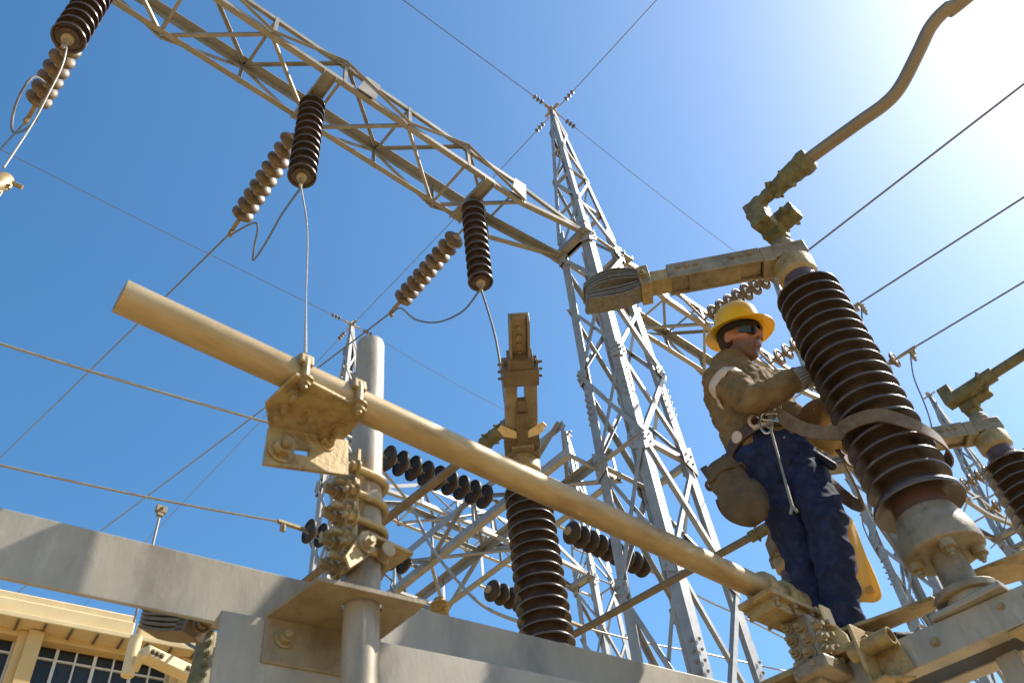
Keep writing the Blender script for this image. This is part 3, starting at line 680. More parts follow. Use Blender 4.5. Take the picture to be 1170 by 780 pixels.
# braid bundle lying on the end of the channel
t = thing('spare_braid', 'dark flat cable braid with a terminal at the channel beam end', 'braid', pY(200, 708, 2.1))
m = MB(); b0, b1 = pY(172, 709, 2.35), pY(222, 712, 2.2); dv = (b1 - b0)
for j in range(6):
    o = V((0, 0, .013 * (j - 2.5)))
    pts = [b0.lerp(b1, k / 6) + o * (1 + .25 * math.sin(math.pi * k / 6)) for k in range(7)]
    for a, b in zip(pts[:-1], pts[1:]): m.bar(a, b + (b - a) * .05, .08, .009)
m.build('strands', 'rod', t)
m = MB(); b2 = pY(246, 712, 2.12); m.bar(b1 - dv * .1, b2, .05, .02); m.bar(b1 - dv * .12, b1 + dv * .1, .08, .08); m.bolt(b1 - V((0, .05, -.03)), (0, -1, 0), .016); m.bolt(b1 - V((0, .05, .03)), (0, -1, 0), .016); m.build('terminal', 'rod', t, .003)

# pipe post
XP, YP = 1.06, 1.645
t = thing('pipe_post', 'short upright pale pipe post carrying the bolted clamps', 'post', (XP, YP, 2.3))
m = MB(); m.lathe([(.0, 1.4), (.0445, 1.4), (.0445, 3.68), (.042, 3.69), (.0, 3.69)], V((XP, YP, 0)), n=40); m.build('tube', 'post', t)
# bracket through which the post passes
t = thing('post_bracket', 'bent yellowish plate bracket bolted to the channel beam round the pipe post', 'bracket', (1.03, 1.7, 2.75))
m = MB()
outer = [V((.905, 1.592, 2.745)), V((1.185, 1.548, 2.745)), V((1.185, 1.742, 2.745)), V((.885, 1.792, 2.745))]
ring = [V((XP, YP, 2.745)) + V((math.cos(a), math.sin(a), 0)) * .049 for a in np.linspace(0, 2 * math.pi, 33)[:-1]]
# plate with a hole: connect outer rectangle samples to ring
def rect_samples(poly, c, n):
    out = []
    for k in range(n):
        a = 2 * math.pi * k / n; d = V((math.cos(a), math.sin(a), 0)); best = None
        for i in range(4):
            p, q = poly[i], poly[(i + 1) % 4]; e = q - p; den = d.x * e.y - d.y * e.x
            if abs(den) < 1e-9: continue
            tt = ((p.x - c.x) * e.y - (p.y - c.y) * e.x) / den; uu = ((p.x - c.x) * d.y - (p.y - c.y) * d.x) / den
            if tt > 0 and -1e-6 <= uu <= 1 + 1e-6: best = tt if best is None else min(best, tt)
        out.append(c + d * best)
    return out
c = V((XP, YP, 2.745)); nn = 64
ang = sorted(set([2 * math.pi * k / nn for k in range(nn)] + [math.atan2(p.y - c.y, p.x - c.x) % (2 * math.pi) for p in outer]))
def hitpoly(a):
    d = V((math.cos(a), math.sin(a), 0)); best = 9
    for i in range(4):
        p, q = outer[i], outer[(i + 1) % 4]; e = q - p; den = d.x * e.y - d.y * e.x
        if abs(den) < 1e-9: continue
        tt = ((p.x - c.x) * e.y - (p.y - c.y) * e.x) / den; uu = ((p.x - c.x) * d.y - (p.y - c.y) * d.x) / den
        if tt > 0 and -1e-4 <= uu <= 1.0001: best = min(best, tt)
    return c + d * best
n_ = len(ang); th = V((0, 0, .011))
vi = [c + V((math.cos(a), math.sin(a), 0)) * .049 for a in ang]; vo = [hitpoly(a) for a in ang]
m.add(vi + vo + [p + th for p in vi] + [p + th for p in vo], [f for i in range(n_) for j in [(i + 1) % n_] for f in ((i, n_ + i, n_ + j, j), (2 * n_ + i, 2 * n_ + j, 3 * n_ + j, 3 * n_ + i), (i, j, 2 * n_ + j, 2 * n_ + i), (n_ + i, 3 * n_ + i, 3 * n_ + j, n_ + j))])
m.build('seat_plate', 'sheet', t)
m = MB()
f0 = V((.885, 1.792, 2.756)); f1 = V((1.185, 1.742, 2.756)); fd = (f1 - f0).normalized(); fn = V((fd.y, -fd.x, 0)); fn = fn if fn.y < 0 else -fn
prof = [(0, .0), (0.0, -.02), (.004, -.028), (.010, -.034)]
m.add([f0 - fn * .002, f1 - fn * .002, f1 - fn * .002 + V((0, 0, -.125)), f0 - fn * .002 + V((0, 0, -.125)),
       f0 - fn * .013, f1 - fn * .013, f1 - fn * .013 + V((0, 0, -.125)), f0 - fn * .013 + V((0, 0, -.125))],
      [(0, 1, 2, 3), (4, 7, 6, 5), (0, 4, 5, 1), (3, 2, 6, 7), (0, 3, 7, 4), (1, 5, 6, 2)])
m.build('back_plate', 'sheet', t, .003)
m = MB()
for u in (.05, .25): m.bolt(f0 + fd * u + fn * .0 + V((0, 0, -.06)), fn, .017, .012)
m.build('bolts', 'steel', t, .001)

# ------------------------------------------------------------------ long pipe
PR = .042
PA, PB = pz(137, 338, 3.25), pz(908, 690, 3.12)
PDIR = (PB - PA).normalized()
def pipe_at(x): return PA + (PB - PA) * ((x - PA.x) / (PB.x - PA.x))
t = thing('busbar_pipe', 'long pale aluminium pipe crossing the whole middle of the picture', 'pipe', tuple(PA))
m = MB(); Lp = (PB - PA).length
m.lathe([(PR - .006, .004), (PR - .006, 0), (PR, 0), (PR, Lp), (PR - .006, Lp), (PR - .006, Lp - .01)], PA, PDIR, 48); m.build('tube', 'alu', t)
def ubolt(m, c, axis, side, R, r, leg):
    """half ring round a tube; axis = tube direction, side = direction of the legs"""
    a, s_ = V(axis).normalized(), V(side).normalized(); u = a.cross(s_)
    pts = [V(c) + u * R + s_ * leg] + [V(c) + u * R * math.cos(k) - s_ * R * math.sin(k) for k in np.linspace(0, math.pi, 15)] + [V(c) - u * R + s_ * leg]
    m.mark(); m.tube(pts, r, 10)
    for sg in (1, -1): m.bolt(V(c) + u * R * sg + s_ * (leg - .02), s_, r * 1.5, .012, mark=False)
# clamp between pipe and post
t = thing('pipe_clamp', 'yellowish bolted plate clamp joining the long pipe to the post', 'clamp', (.85, 1.55, 3.2))
zc = pipe_at(.82).z - PR - .004
m = MB(); m.poly([pz(x, y, zc) for x, y in ((338, 424), (419, 466), (416, 474), (393, 499), (308, 488), (303, 458))], (0, 0, -1), .012); m.build('saddle_plate', 'cast', t, .003)
m = MB()
for x in (.735, .89): ubolt(m, pipe_at(x), PDIR, (0, 0, -1), PR + .010, .010, .075)
m.build('u_bolts', 'cast', t)
m = MB()
for x in (.735, .89):
    m.mark(); m.prism([(PR + .002, -.0), (PR + .018, 0), (.05 * math.cos(.6) + .01, .05 * math.sin(.6) + .01), (0, PR + .022), (-.05 * math.cos(.6) - .01, .05 * math.sin(.6) + .01), (-PR - .018, 0), (-PR - .002, 0), (-PR * .7, PR * .75), (0, PR + .003), (PR * .7, PR * .75)], pipe_at(x - .018), pipe_at(x + .018))
m.build('saddles', 'cast', t, .003)
m = MB()
for x, y in ((318, 470), (355, 472), (337, 446), (372, 494)): m.bolt(pz(x, y, zc - .012), (0, 0, -1), .016, .012)
m.build('bolts', 'cast', t)
# slotted angle below the plate
m = MB()
ya = 1.575
o4 = [pY(x, y, ya) for x, y in ((302, 529), (398, 542), (398, 503), (308, 487))]; s4 = [pY(x, y, ya) for x, y in ((336, 518), (354, 521), (354, 513), (337, 511))]
V8 = lambda dy: [v + V((0, dy, 0)) for v in o4 + s4]
fs = []
for i in range(4):
    j = (i + 1) % 4; fs += [(i, j, 4 + j, 4 + i), (8 + i, 12 + i, 12 + j, 8 + j), (i, 8 + i, 8 + j, j), (4 + i, 4 + j, 12 + j, 12 + i)]
m.add(V8(0) + V8(.012), fs); m.build('slotted_plate', 'cast', t)
m = MB(); m.bolt(pY(320, 515, ya), (0, -1, 0), .025, .02); m.bolt(pY(374, 508, ya), (0, -1, 0), .014, .014); m.build('bolts', 'cast', t, .002)
# strip along the post with u-bolts
XS = XP - .058
m = MB(); m.box((XS, YP - .01, 3.005), .012, .085, .37); m.build('strip_plate', 'cast', t, .003)
m = MB()
for z in (3.115, 3.035, 2.955, 2.875): ubolt(m, (XP, YP, z), (0, 0, 1), (-1, 0, 0), .053, .0115, .085)
m.build('u_bolts', 'cast', t)
m = MB()
for z in (3.075, 2.995, 2.915, 2.845): m.bolt((XS - .006, YP - .03, z), (-1, 0, 0), .018, .03); m.bolt((XS - .006, YP + .02, z), (-1, 0, 0), .018, .03)
m.build('bolts', 'steel', t)
# lower bracket clip on the post
m = MB(); m.poly([(XP - .03, YP - .075, 2.905), (XP + .115, YP - .06, 2.905), (XP + .10, YP + .06, 2.905), (XP - .03, YP + .07, 2.905)], (0, 0, 1), .010)
m.poly([(XP - .034, YP - .078, 2.915), (XP - .034, YP - .078, 2.84), (XP - .10, YP - .10, 2.77), (XP - .115, YP - .10, 2.80), (XP - .06, YP - .085, 2.90)], (0, 1, 0), .008); m.build('clip', 'cast', t, .002)
m = MB(); m.mark(); m.cyl((XP + .02, YP - .085, 2.875), (XP + .02, YP - .05, 2.875), .02, 12); m.bolt((XP - .05, YP - .088, 2.86), (0, -1, 0), .016, .012); m.build('bolts', 'steel', t)

# ------------------------------------------------------------------ switch beam the worker stands on
def XB(y): return 2.748 + .12 * (.92 - y)
t = thing('switch_beam', 'twin channel steel beam under the worker and the big insulator', 'beam', (XB(1), 1.0, 2.67), )
def ch(y0, y1, off, flip, nm, mt='galvdull'):
    p, q = V((XB(y0) + off, y0, 2.818)), V((XB(y1) + off, y1, 2.818))
    MB().chan(p, q, .104, .075, .009, up=(flip, 0, 0)).build(nm, mt, t, .003)
ch(-2.5, 3.1, 0, 1, 'front_channel'); ch(-2.5, 3.1, .26, -1, 'rear_channel')
for y in (.72, -.6, 2.62):
    m = MB(); x = XB(y); o = .0
    m.poly([(x + .0, y - .08, 2.765), (x + .10, y - .08, 2.765), (x + .10, y - .03, 2.765), (x + .16, y - .03, 2.765), (x + .16, y - .08, 2.765), (x + .26, y - .08, 2.765), (x + .26, y + .08, 2.765), (x, y + .08, 2.765)], (0, 0, -1), .01); m.build('batten_plate', 'cast', t, .002)
m = MB()
for y in (.86, 2.62):
    m.mark(); m.box((XB(y) + .13 if y > 2 else XB(y) + .10, y, 2.882), .26, .24, .02); m.cyl((2.80 if y < 2 else 2.69, y, 2.89), (2.80 if y < 2 else 2.69, y, 2.914), .075, 24)
m.build('seat_plates', 'galvdull', t, .003)
m = MB(); m.bolt((XB(1.0) - .001, 1.0, 2.815), (-1, 0, 0), .011, 0)
for y in (.78, .70, .66): m.bolt((XB(y) - .001, y, 2.835), (-1, 0, 0), .008, 0)
m.build('bolts', 'steel', t)
for y in (-1.6, 2.95):
    t2 = thing('support_column', ('steel column under the right end of the switch beam' if y < 0 else 'steel column under the hidden left end of the switch beam'), 'column', (XB(y) + .13, y, 0))
    MB().bar((XB(y) + .13, y, 0), (XB(y) + .13, y, 2.755), .2, .2).build('shaft', 'galvdull', t2, .01)
# second switch beam carrying the far poles
t = thing('rear_switch_beam', 'second steel beam carrying the far switch poles at the right', 'beam', (4.8, 1.5, 2.67))
for off, fl, nm in ((4.68, 1, 'front_channel'), (4.92, -1, 'rear_channel')): MB().chan(V((off, -2.5, 2.77)), V((off, 3.3, 2.77)), .2, .075, .009, up=(fl, 0, 0)).build(nm, 'galvdull', t, .003)
m = MB(); m.mark(); m.box((4.8, .945, 2.89), .28, .24, .036); m.mark(); m.box((4.8, 2.4, 2.89), .28, .24, .036); m.build('seat_plates', 'galvdull', t, .003)
for y in (-1.8, 3.0):
    t2 = thing('support_column', 'steel column under the second switch beam ' + ('at its right end' if y < 0 else 'at its left end'), 'column', (4.8, y, 0))
    MB().bar((4.8, y, 0), (4.8, y, 2.665), .2, .2).build('shaft', 'galvdull', t2, .01)
# struts below the beam at the lower right corner
t = thing('cross_strut', 'pale steel strut slanting below the switch beam at the lower right corner', 'strut', pX(1060, 778, 4.3))
MB().ell(pX(1060, 782, 4.4), pX(1180, 735, 4.2), .07, .008).build('angle', 'chord', t)
t = thing('support_post', 'pale steel post under the switch beam at the lower right corner', 'post', pz(1150, 740, 2.66))
MB().bar(pz(1152, 748, 2.752), pz(1152, 748, 2.752) + V((0, 0, -2.752)), .07, .05).build('channel', 'galvdull', t, .004)

# plank on the beam
t = thing('foot_plank', 'yellowish flat plank on the switch beam under the boots', 'plank', (2.78, 1.7, 2.9))
m = MB(); m.bar((XB(1.18) + .06, 1.18, 2.888), (XB(2.2) + .06, 2.2, 2.888), .24, .022); m.build('board', 'cast', t, .004)
# levers bolted under the big insulator
def lever(pts, z, lab, bolts):
    t = thing('operating_lever', lab, 'lever', V(pts[0]), 'levers under the big insulator')
    MB().poly(pts, (0, 0, 1), .014).build('bar', 'cast', t, .003)
    m = MB()
    for b in bolts: m.bolt(V(b), (0, 0, -1), .016, .012); m.bolt(V(b) + V((0, 0, .014)), (0, 0, 1), .016, .0)
    m.build('bolts', 'steel', t)
zl = 3.0
lever([pz(958, 722, zl), pz(1000, 708, zl), pz(1066, 684, zl), pz(1080, 690, zl), pz(1068, 697, zl), pz(1010, 722, zl), pz(985, 742, zl), pz(958, 745, zl)], zl, 'yellow lever bar reaching from the big insulator down to the boots', [pz(1075, 690, zl)])
zl = 3.025
lever([pz(1078, 672, zl), pz(1112, 655, zl), pz(1160, 636, zl), pz(1200, 618, zl), pz(1215, 650, zl), pz(1150, 668, zl), pz(1128, 672, zl), pz(1100, 680, zl)], zl, 'wide yellowish lever plate going from the big insulator to the right edge', [pz(1090, 674, zl), pz(1123, 662, zl)])
# end bracket with pipe stub
t = thing('stub_bracket', 'plate bracket with a short pipe stub on the face of the switch beam', 'bracket', (2.72, 1.14, 2.8))
yb = 1.19; xb = XB(yb)
m = MB(); m.box((xb - .05, yb, 2.835), .11, .012, .19); m.poly([(xb - .004, yb - .006, 2.755), (xb - .004, yb - .11, 2.755), (xb - .004, yb - .09, 2.88), (xb - .004, yb - .006, 2.93)], (-1, 0, 0), .01)
m.poly([(xb - .005, yb + .006, 2.74), (xb - .105, yb + .006, 2.74), (xb - .105, yb - .05, 2.74), (xb - .005, yb - .10, 2.74)], (0, 0, -1), .01); m.build('plate', 'cast', t, .002)
m = MB(); m.lathe([(.023, .0), (.023, .10), (.028, .10), (.028, -.05), (.023, -.05)], (xb - .055, yb + .0, 2.86), (0, -1, 0), 24); m.build('pipe_stub', 'cast', t)
m = MB(); m.bolt((xb - .03, yb - .05, 2.738), (0, 0, -1), .012); m.build('bolts', 'steel', t)
# clamp holding the right end of the long pipe
E_ = lambda x, y, z: PB + V((x, y, z))
t = thing('pipe_end_clamp', 'bolted clamp block holding the right end of the long pipe above the beam', 'clamp', tuple(E_(-.1, 0, -.2)))
m = MB()
for x in (-.17, -.07): m.mark(); m.lathe([(PR + .001, -.018), (PR + .018, -.018), (PR + .018, .018), (PR + .001, .018)], PB + PDIR * x, PDIR, 28)
m.build('rings', 'cast', t, .004)
m = MB(); m.cyl(PB - PDIR * .03, PB + PDIR * .035, PR + .010, 28); m.build('end_cap', 'cast', t, .01)
m = MB(); m.box(E_(-.11, 0, -PR - .015), .30, .14, .02); m.box(E_(-.13, 0, -PR - .042), .2, .10, .04)
m.build('seat_plate', 'cast', t, .003)
m = MB(); m.poly([E_(.035, -.06, -.03), E_(.035, .05, -.03), E_(.06, .05, -.30), E_(.06, -.12, -.30), E_(.05, -.12, -.16)], (-1, 0, 0), .012)
m.poly([E_(-.03, -.105, -.06), E_(.03, -.105, -.06), E_(.03, -.105, -.13), E_(-.03, -.105, -.13)], (0, 1, 0), .010)
m.build('gusset', 'trim', t, .003)
m = MB(); m.box(E_(-.05, -.03, -.20), .11, .10, .20); m.box(E_(-.06, -.04, -.285), .15, .13, .05); m.box(E_(.0, .0, -.31), .2, .1, .03)
m.build('block', 'grey', t, .008)
m = MB()
for k, z in enumerate((-.28, -.235, -.19, -.145)):
    m.bolt(E_(-.107, -.06 + .012 * (k % 2), z), (-1, 0, 0), .016, .018); m.bolt(E_(-.107, .0, z + .02), (-1, 0, 0), .014, .018); m.bolt(E_(-.075, -.08, z), (0, -1, 0), .016, .014); m.bolt(E_(-.025, -.08, z + .02), (0, -1, 0), .014, .014)
for x in (-.22, -.12, -.02):
    for y in (-.056, .056): m.bolt(E_(x, y, -PR - .026), (0, 0, -1), .013, .02)
m.build('bolts', 'steel', t)

# ------------------------------------------------------------------ building behind the lower left corner
bt = thing('industrial_building', 'cream industrial building with barred windows and a sheet parapet at lower left', 'building', (2.2, 14, 0))
BU = V((.99, -.137, 0)).normalized(); BN = V((-.137, -.99, 0)).normalized(); BP = V((2.163, 12.9, 0))
def bh(px, py, out=0.0):
    r = gray(px, py); tt = (BP + BN * out - EYE).dot(BN) / r.dot(BN); q = EYE + r * tt; return (q - BP).dot(BU), q.z
def bp(u, z, out=0.0): return BP + BU * u + BN * out + V((0, 0, z))
def slab(m, u0, u1, z0, z1, o0, o1):
    m.add([bp(u, z, o) for o in (o0, o1) for u, z in ((u0, z0), (u1, z0), (u1, z1), (u0, z1))], [(3, 2, 1, 0), (4, 5, 6, 7), (0, 1, 5, 4), (1, 2, 6, 5), (2, 3, 7, 6), (3, 0, 4, 7)])
z_par = bh(80, 688, .26)[1]; z_gut = bh(80, 712, .42)[1]; z_gir = bh(90, 722, .10)[1]; z_win = bh(90, 738, .10)[1]
u_gap0 = bh(155, 712, .3)[0]; u_gap1 = bh(161, 714, .3)[0]; uL, uR = -14.0, 13.0
m = MB()
for a, b in ((uL, u_gap0), (u_gap1, uR)):
    slab(m, a, b, z_gut + .03, z_par - .12, -.02, .30); slab(m, a, b, z_par - .12, z_par, -.02, .26)
m.build('parapet', 'trim', bt, .02)
m = MB(); slab(m, uL, uR, z_gut - .05, z_gut + .025, -.02, .42); m.build('gutter', 'trim', bt, .01)
m = MB()
for k in range(70): slab(m, uL + .35 * k, uL + .35 * k + .03, z_gut - .08, z_gut - .05, .0, .40)
cl = m.build('gutter_clips', 'rod', bt); cl['kind'] = 'stuff'
m = MB(); slab(m, uL, uR, z_gir, z_gut - .052, -.3, 0); slab(m, uL, uR, 0, .8 + z_win - 6, -.31, -.01); m.build('wall', 'wall', bt)
m = MB(); slab(m, uL, uR, z_win, z_gir, -.1, .10); m.build('lintel', 'wall', bt, .01)
cols = [bh(30, 740)[0] + k * (bh(205, 770)[0] - bh(30, 740)[0]) for k in range(-4, 5)]
for u in cols:
    m = MB(); slab(m, u - .16, u + .16, 0, z_gut - .06, -.05, .12); slab(m, u - .05, u + .16, 0, z_gut - .06, .12, .20); m.build('pilaster', 'wall', bt, .01)
for a, b in zip(cols[:-1], cols[1:]):
    m = MB(); slab(m, a + .16, b - .16, z_win - 5, z_win, -.2, -.14); wdw = m.build('window', 'glass', bt)
    m = MB(); n = max(3, round((b - a - .3) / .27))
    for k in range(n + 1):
        u = a + .16 + (b - a - .32) * k / n; wdt = .022 if k % 2 else .012
        slab(m, u - wdt, u + wdt, z_win - 5, z_win - .002, -.137, -.09)
    for k in range(6): z = z_win - .16 - .62 * k; slab(m, a + .16, b - .16, z - .012, z + .012, -.138, -.1)
    m.build('glazing_bars', 'whitebar', wdw)
m = MB(); slab(m, uL, uR, .9, z_gut - .1, -.6, -.35); m.build('inner_wall', 'wall', bt)
m = MB(); m.add([bp(uL, z_gut - .02, -.05), bp(uR, z_gut - .02, -.05), bp(uR, z_gut - .5, -9), bp(uL, z_gut - .5, -9), bp(uL, 0, -9), bp(uR, 0, -9)], [(0, 1, 2, 3), (3, 2, 5, 4)]); m.build('roof', 'trim', bt, smooth=0)
# distant switch between building and beam
t = thing('distant_switch', 'small distant switch arm in front of the building windows, below the dark braid', 'disconnector', pz(215, 760, 4.0))
Z = 4.1
m = MB(); a, b = pz(163, 745, Z), pz(222, 772, Z); m.bar(a, b, .09, .07); m.bar(b, b + (b - a) * .12, .11, .08); m.build('switch_arm', 'trim', t, .012)
m = MB(); 
for u in (.12, .2, .28, .8, .88, .96): m.bolt(a.lerp(b, u) + V((0, -.046, 0)), (.2, -1, 0), .012, .004)
m.build('bolts', 'rod', t)
m = MB(); c0 = pz(150, 752, Z); m.cyl(c0 + V((0, 0, -.10)), c0 + V((0, 0, .13)), .035, 14); m.bar(c0 + V((.03, 0, -.06)), a, .04, .03); m.build('contact', 'trim', t, .004)
m = MB(); c1 = pz(229, 765, Z - .2); m.lathe([(.0, .02 - c1.z), (.07, .02 - c1.z), (.06, -.1), (.05, 0), (.045, .2), (.03, .24), (0, .24)], c1, n=16)
for k in range(5): m.bolt(c1 + V((0, -.05, -.05 + .06 * k)), (0, -1, 0), .014)
m.build('hinge_head', 'greenish', t, .006)
MB().tube(smoothpath([c1 + V((0, 0, .1)), pz(215, 735, Z + .1), pz(208, 728, Z + .25), pz(199, 720, Z + .3)], 6), .010, 6).build('lead', 'wire', t)

# ------------------------------------------------------------------ the worker
M['jacket'] = mat('brown_work_jacket_cloth', (.19, .12, .052), (.13, .082, .036), .85, 0, 14, .4, 260, c3=(.235, .155, .07), spec=.25)
M['denim'] = mat('navy_denim', (.020, .026, .064), (.011, .014, .036), .85, 0, 22, .4, 320, c3=(.036, .045, .092), spec=.2)
M['skin'] = mat('sunburnt_skin', (.45, .19, .095), (.36, .14, .07), .5, 0, 40, .15, 160, sss=.12)
M['beard'] = mat('dark_stubble', (.05, .026, .016), (.026, .015, .01), .8, 0, 120, .5, 300)
M['helmet'] = mat('yellow_hard_hat_plastic', (.88, .60, .025), (.82, .53, .02), .32, 0, 5, .04, 30, coat=.3, trans=((1.0, .62, .03), .24))
M['band'] = mat('black_headband', (.018, .014, .012), None, .6, 0, 30, .1)
M['lens'] = mat('dark_sunglass_lens', (.012, .010, .010), None, .22, 0, 3, 0)
M['belt'] = mat('brown_leather_belt', (.085, .042, .024), (.05, .026, .015), .5, 0, 18, .3, 120)
M['bag'] = mat('waxed_canvas_tool_bag', (.10, .062, .026), (.058, .036, .017), .8, 0, 12, .5, 110, c3=(.135, .088, .042))
M['reflect'] = mat('pale_reflective_tape', (.62, .48, .36), (.5, .38, .28), .45, 0, 20, .15)
M['gloveg'] = mat('grey_knit_glove', (.36, .33, .32), (.25, .23, .22), .85, 0, 30, .4, 200)
M['glovey'] = mat('yellow_leather_glove', (.62, .38, .10), (.45, .26, .06), .7, 0, 16, .4, 90)
M['ycloth'] = mat('yellow_leather_cloth', (.76, .55, .17), (.66, .45, .12), .65, 0, 10, .3, 80, trans=((1.0, .74, .26), .35))
M['strap'] = mat('worn_leather_strap', (.15, .095, .05), (.09, .056, .03), .7, 0, 24, .35, 150, c3=(.20, .135, .075))
M['chrome'] = mat('bright_steel', (.62, .60, .56), (.5, .48, .45), .25, .9, 20, .05)
M['boot'] = mat('dark_work_boot', (.04, .028, .018), (.022, .016, .011), .65, 0, 20, .3)
HV = V((.905, .424, 0)); RV = V((.424, -.905, 0)); ZZ = V((0, 0, 1))
def pv(px, py, D):
    r = gray(px, py); return EYE + r * (D / r.dot(HV))
def capsule(m, p, q, r0, r1, n=16, flat=None):
    p, q = V(p), V(q); d = q - p; L = d.length; prof = []
    for k in range(7): a = math.pi / 2 * (k / 6 - 1); prof.append((r0 * math.cos(a), r0 * math.sin(a)))
    for k in range(7): a = math.pi / 2 * k / 6; prof.append((r1 * math.cos(a), L + r1 * math.sin(a)))
    m.lathe(prof, p, d, n)
def ellipsoid(m, c, rx, ry, rz, ax):
    c = V(c); vs = []; n, k = 20, 12
    for j in range(k + 1):
        th = math.pi * j / k
        for i in range(n):
            ph = 2 * math.pi * i / n
            vs.append(c + ax[0] * (rx * math.sin(th) * math.cos(ph)) + ax[1] * (ry * math.sin(th) * math.sin(ph)) + ax[2] * (rz * math.cos(th)))
    fs = [(j * n + i, j * n + (i + 1) % n, (j + 1) * n + (i + 1) % n, (j + 1) * n + i) for j in range(k) for i in range(n)]
    m.add(vs, fs)
def ridged(p, sx, sy, sz, seed=0):
    q = V((p.x * sx, p.y * sy, p.z * sz)) + V((seed, seed * 1.7, -seed))
    q += V((noise.noise(q * .6), noise.noise(q * .6 + V((9, 2, 4))), noise.noise(q * .6 - V((3, 8, 1))))) * .5
    return 1 - abs(noise.noise(q)) * 2
J = dict(
    neck=pv(833, 413, 3.13), chest=pv(842, 447, 3.12), waist=pv(864, 497, 3.10), pelv=pv(884, 528, 3.10),
    shR=pv(824, 436, 2.99), elR=pv(862, 456, 2.86), wrR=pv(913, 433, 2.97), haR=pv(937, 428, 3.02),
    shL=pv(868, 436, 3.28), elL=pv(913, 490, 3.27), wrL=pv(947, 464, 3.13), haL=pv(968, 452, 3.06),
    hipR=pv(872, 530, 3.07), knR=pv(909, 615, 3.13), anR=pv(944, 714, 3.19),
    hipL=pv(907, 526, 3.14), knL=pv(943, 588, 3.03), anL=pv(963, 706, 3.12))
FL = {k: round((J[a] - J[b]).length, 3) for k, a, b in (('thighR', 'hipR', 'knR'), ('shinR', 'knR', 'anR'), ('thighL', 'hipL', 'knL'), ('shinL', 'knL', 'anL'), ('uaR', 'shR', 'elR'), ('faR', 'elR', 'wrR'), ('torso', 'neck', 'pelv'), ('sh', 'shR', 'shL'), ('uaL', 'shL', 'elL'), ('faL', 'elL', 'wrL'))}

foot_z = 2.90
W = thing('person', 'lineman in a yellow hard hat, brown jacket and navy jeans working at the big insulator', 'person', (J['anL'].x, J['anL'].y, foot_z))
# head frame
hf = (RV * .84 - HV * .50 - ZZ * .30).normalized(); hs = ZZ.cross(hf).normalized(); hs = (hs + ZZ * .10).normalized(); hu = hf.cross(hs).normalized()
if hu.z < 0: hu = -hu
HC = pv(846, 388, 3.12)
hp = lambda f, s, u: HC + hf * f + hs * s + hu * u
HAX = (hf, hs, hu)
m = MB()
ellipsoid(m, hp(-.012, 0, .03), .098, .077, .105, HAX)
ellipsoid(m, hp(.028, 0, -.045), .068, .060, .085, HAX)
ellipsoid(m, hp(.055, 0, -.105), .030, .032, .026, HAX)               # chin
capsule(m, hp(.098, 0, .012), hp(.116, 0, -.028), .010, .017)         # nose
for sg in (-1, 1):
    capsule(m, hp(.108, .012 * sg, -.030), hp(.100, .016 * sg, -.030), .010, .009)
    ellipsoid(m, hp(-.008, .079 * sg, -.005), .026, .011, .036, HAX)   # ear
    capsule(m, hp(.088, .012 * sg, .030), hp(.074, .052 * sg, .028), .011, .010)   # brow
    capsule(m, hp(.062, .045 * sg, -.02), hp(.03, .06 * sg, -.02), .022, .02)      # cheek
capsule(m, hp(.086, -.02, -.062), hp(.086, .02, -.062), .010, .010); capsule(m, hp(.083, -.018, -.078), hp(.083, .018, -.078), .010, .010)
capsule(m, hp(-.025, 0, -.06), J['neck'] + V((0, 0, -.06)), .053, .056)
capsule(m, J['neck'] + V((0, 0, -.13)), J['waist'], .085, .10); capsule(m, J['waist'], J['pelv'], .11, .11)
for a, b, r0, r1 in (('shR', 'elR', .045, .038), ('elR', 'wrR', .038, .027), ('shL', 'elL', .045, .038), ('elL', 'wrL', .038, .027), ('hipR', 'knR', .07, .05), ('knR', 'anR', .048, .035), ('hipL', 'knL', .07, .05), ('knL', 'anL', .048, .035)):
    capsule(m, J[a], J[b], r0, r1)
capsule(m, J['shR'], J['chest'], .035, .07); capsule(m, J['shL'], J['chest'], .035, .07); capsule(m, J['pelv'], J['hipR'], .09, .07); capsule(m, J['pelv'], J['hipL'], .09, .07)
for a, b in (('wrR', 'haR'), ('wrL', 'haL')): capsule(m, J[a], J[b], .026, .03)
body = fuse(m, 'body', 'skin', W, .0065, 5)
# eyes
m = MB()
for sg in (-1, 1): ellipsoid(m, hp(.078, .033 * sg, .008), .012, .013, .012, HAX)
m.build('eyes', 'reflect', body)
# stubble: the skin darkens softly round the jaw
sm = M['skin']; n_ = sm.node_tree.nodes; l_ = sm.node_tree.links; pb = n_['Principled BSDF']
old = pb.inputs['Base Color'].links[0].from_socket
tc_ = n_.new('ShaderNodeTexCoord'); base0 = V(W.location)
def near(cc, r0, r1):
    vd = n_.new('ShaderNodeVectorMath'); vd.operation = 'DISTANCE'; vd.inputs[1].default_value = cc - base0; l_.new(tc_.outputs['Object'], vd.inputs[0])
    nz = n_.new('ShaderNodeTexNoise'); nz.inputs['Scale'].default_value = 70; l_.new(tc_.outputs['Object'], nz.inputs[0])
    ad = n_.new('ShaderNodeMath'); ad.operation = 'MULTIPLY_ADD'; ad.inputs[1].default_value = .022; l_.new(nz.outputs[0], ad.inputs[0]); l_.new(vd.outputs['Value'], ad.inputs[2])
    mr = n_.new('ShaderNodeMapRange'); mr.inputs[1].default_value = r0 + .011; mr.inputs[2].default_value = r1 + .011; mr.inputs[3].default_value = .80; mr.inputs[4].default_value = 0; l_.new(ad.outputs[0], mr.inputs[0]); return mr.outputs[0]
mxm = n_.new('ShaderNodeMath'); mxm.operation = 'MAXIMUM'; l_.new(near(hp(.022, 0, -.092), .072, .096), mxm.inputs[0]); l_.new(near(hp(.098, 0, -.052), .016, .030), mxm.inputs[1])
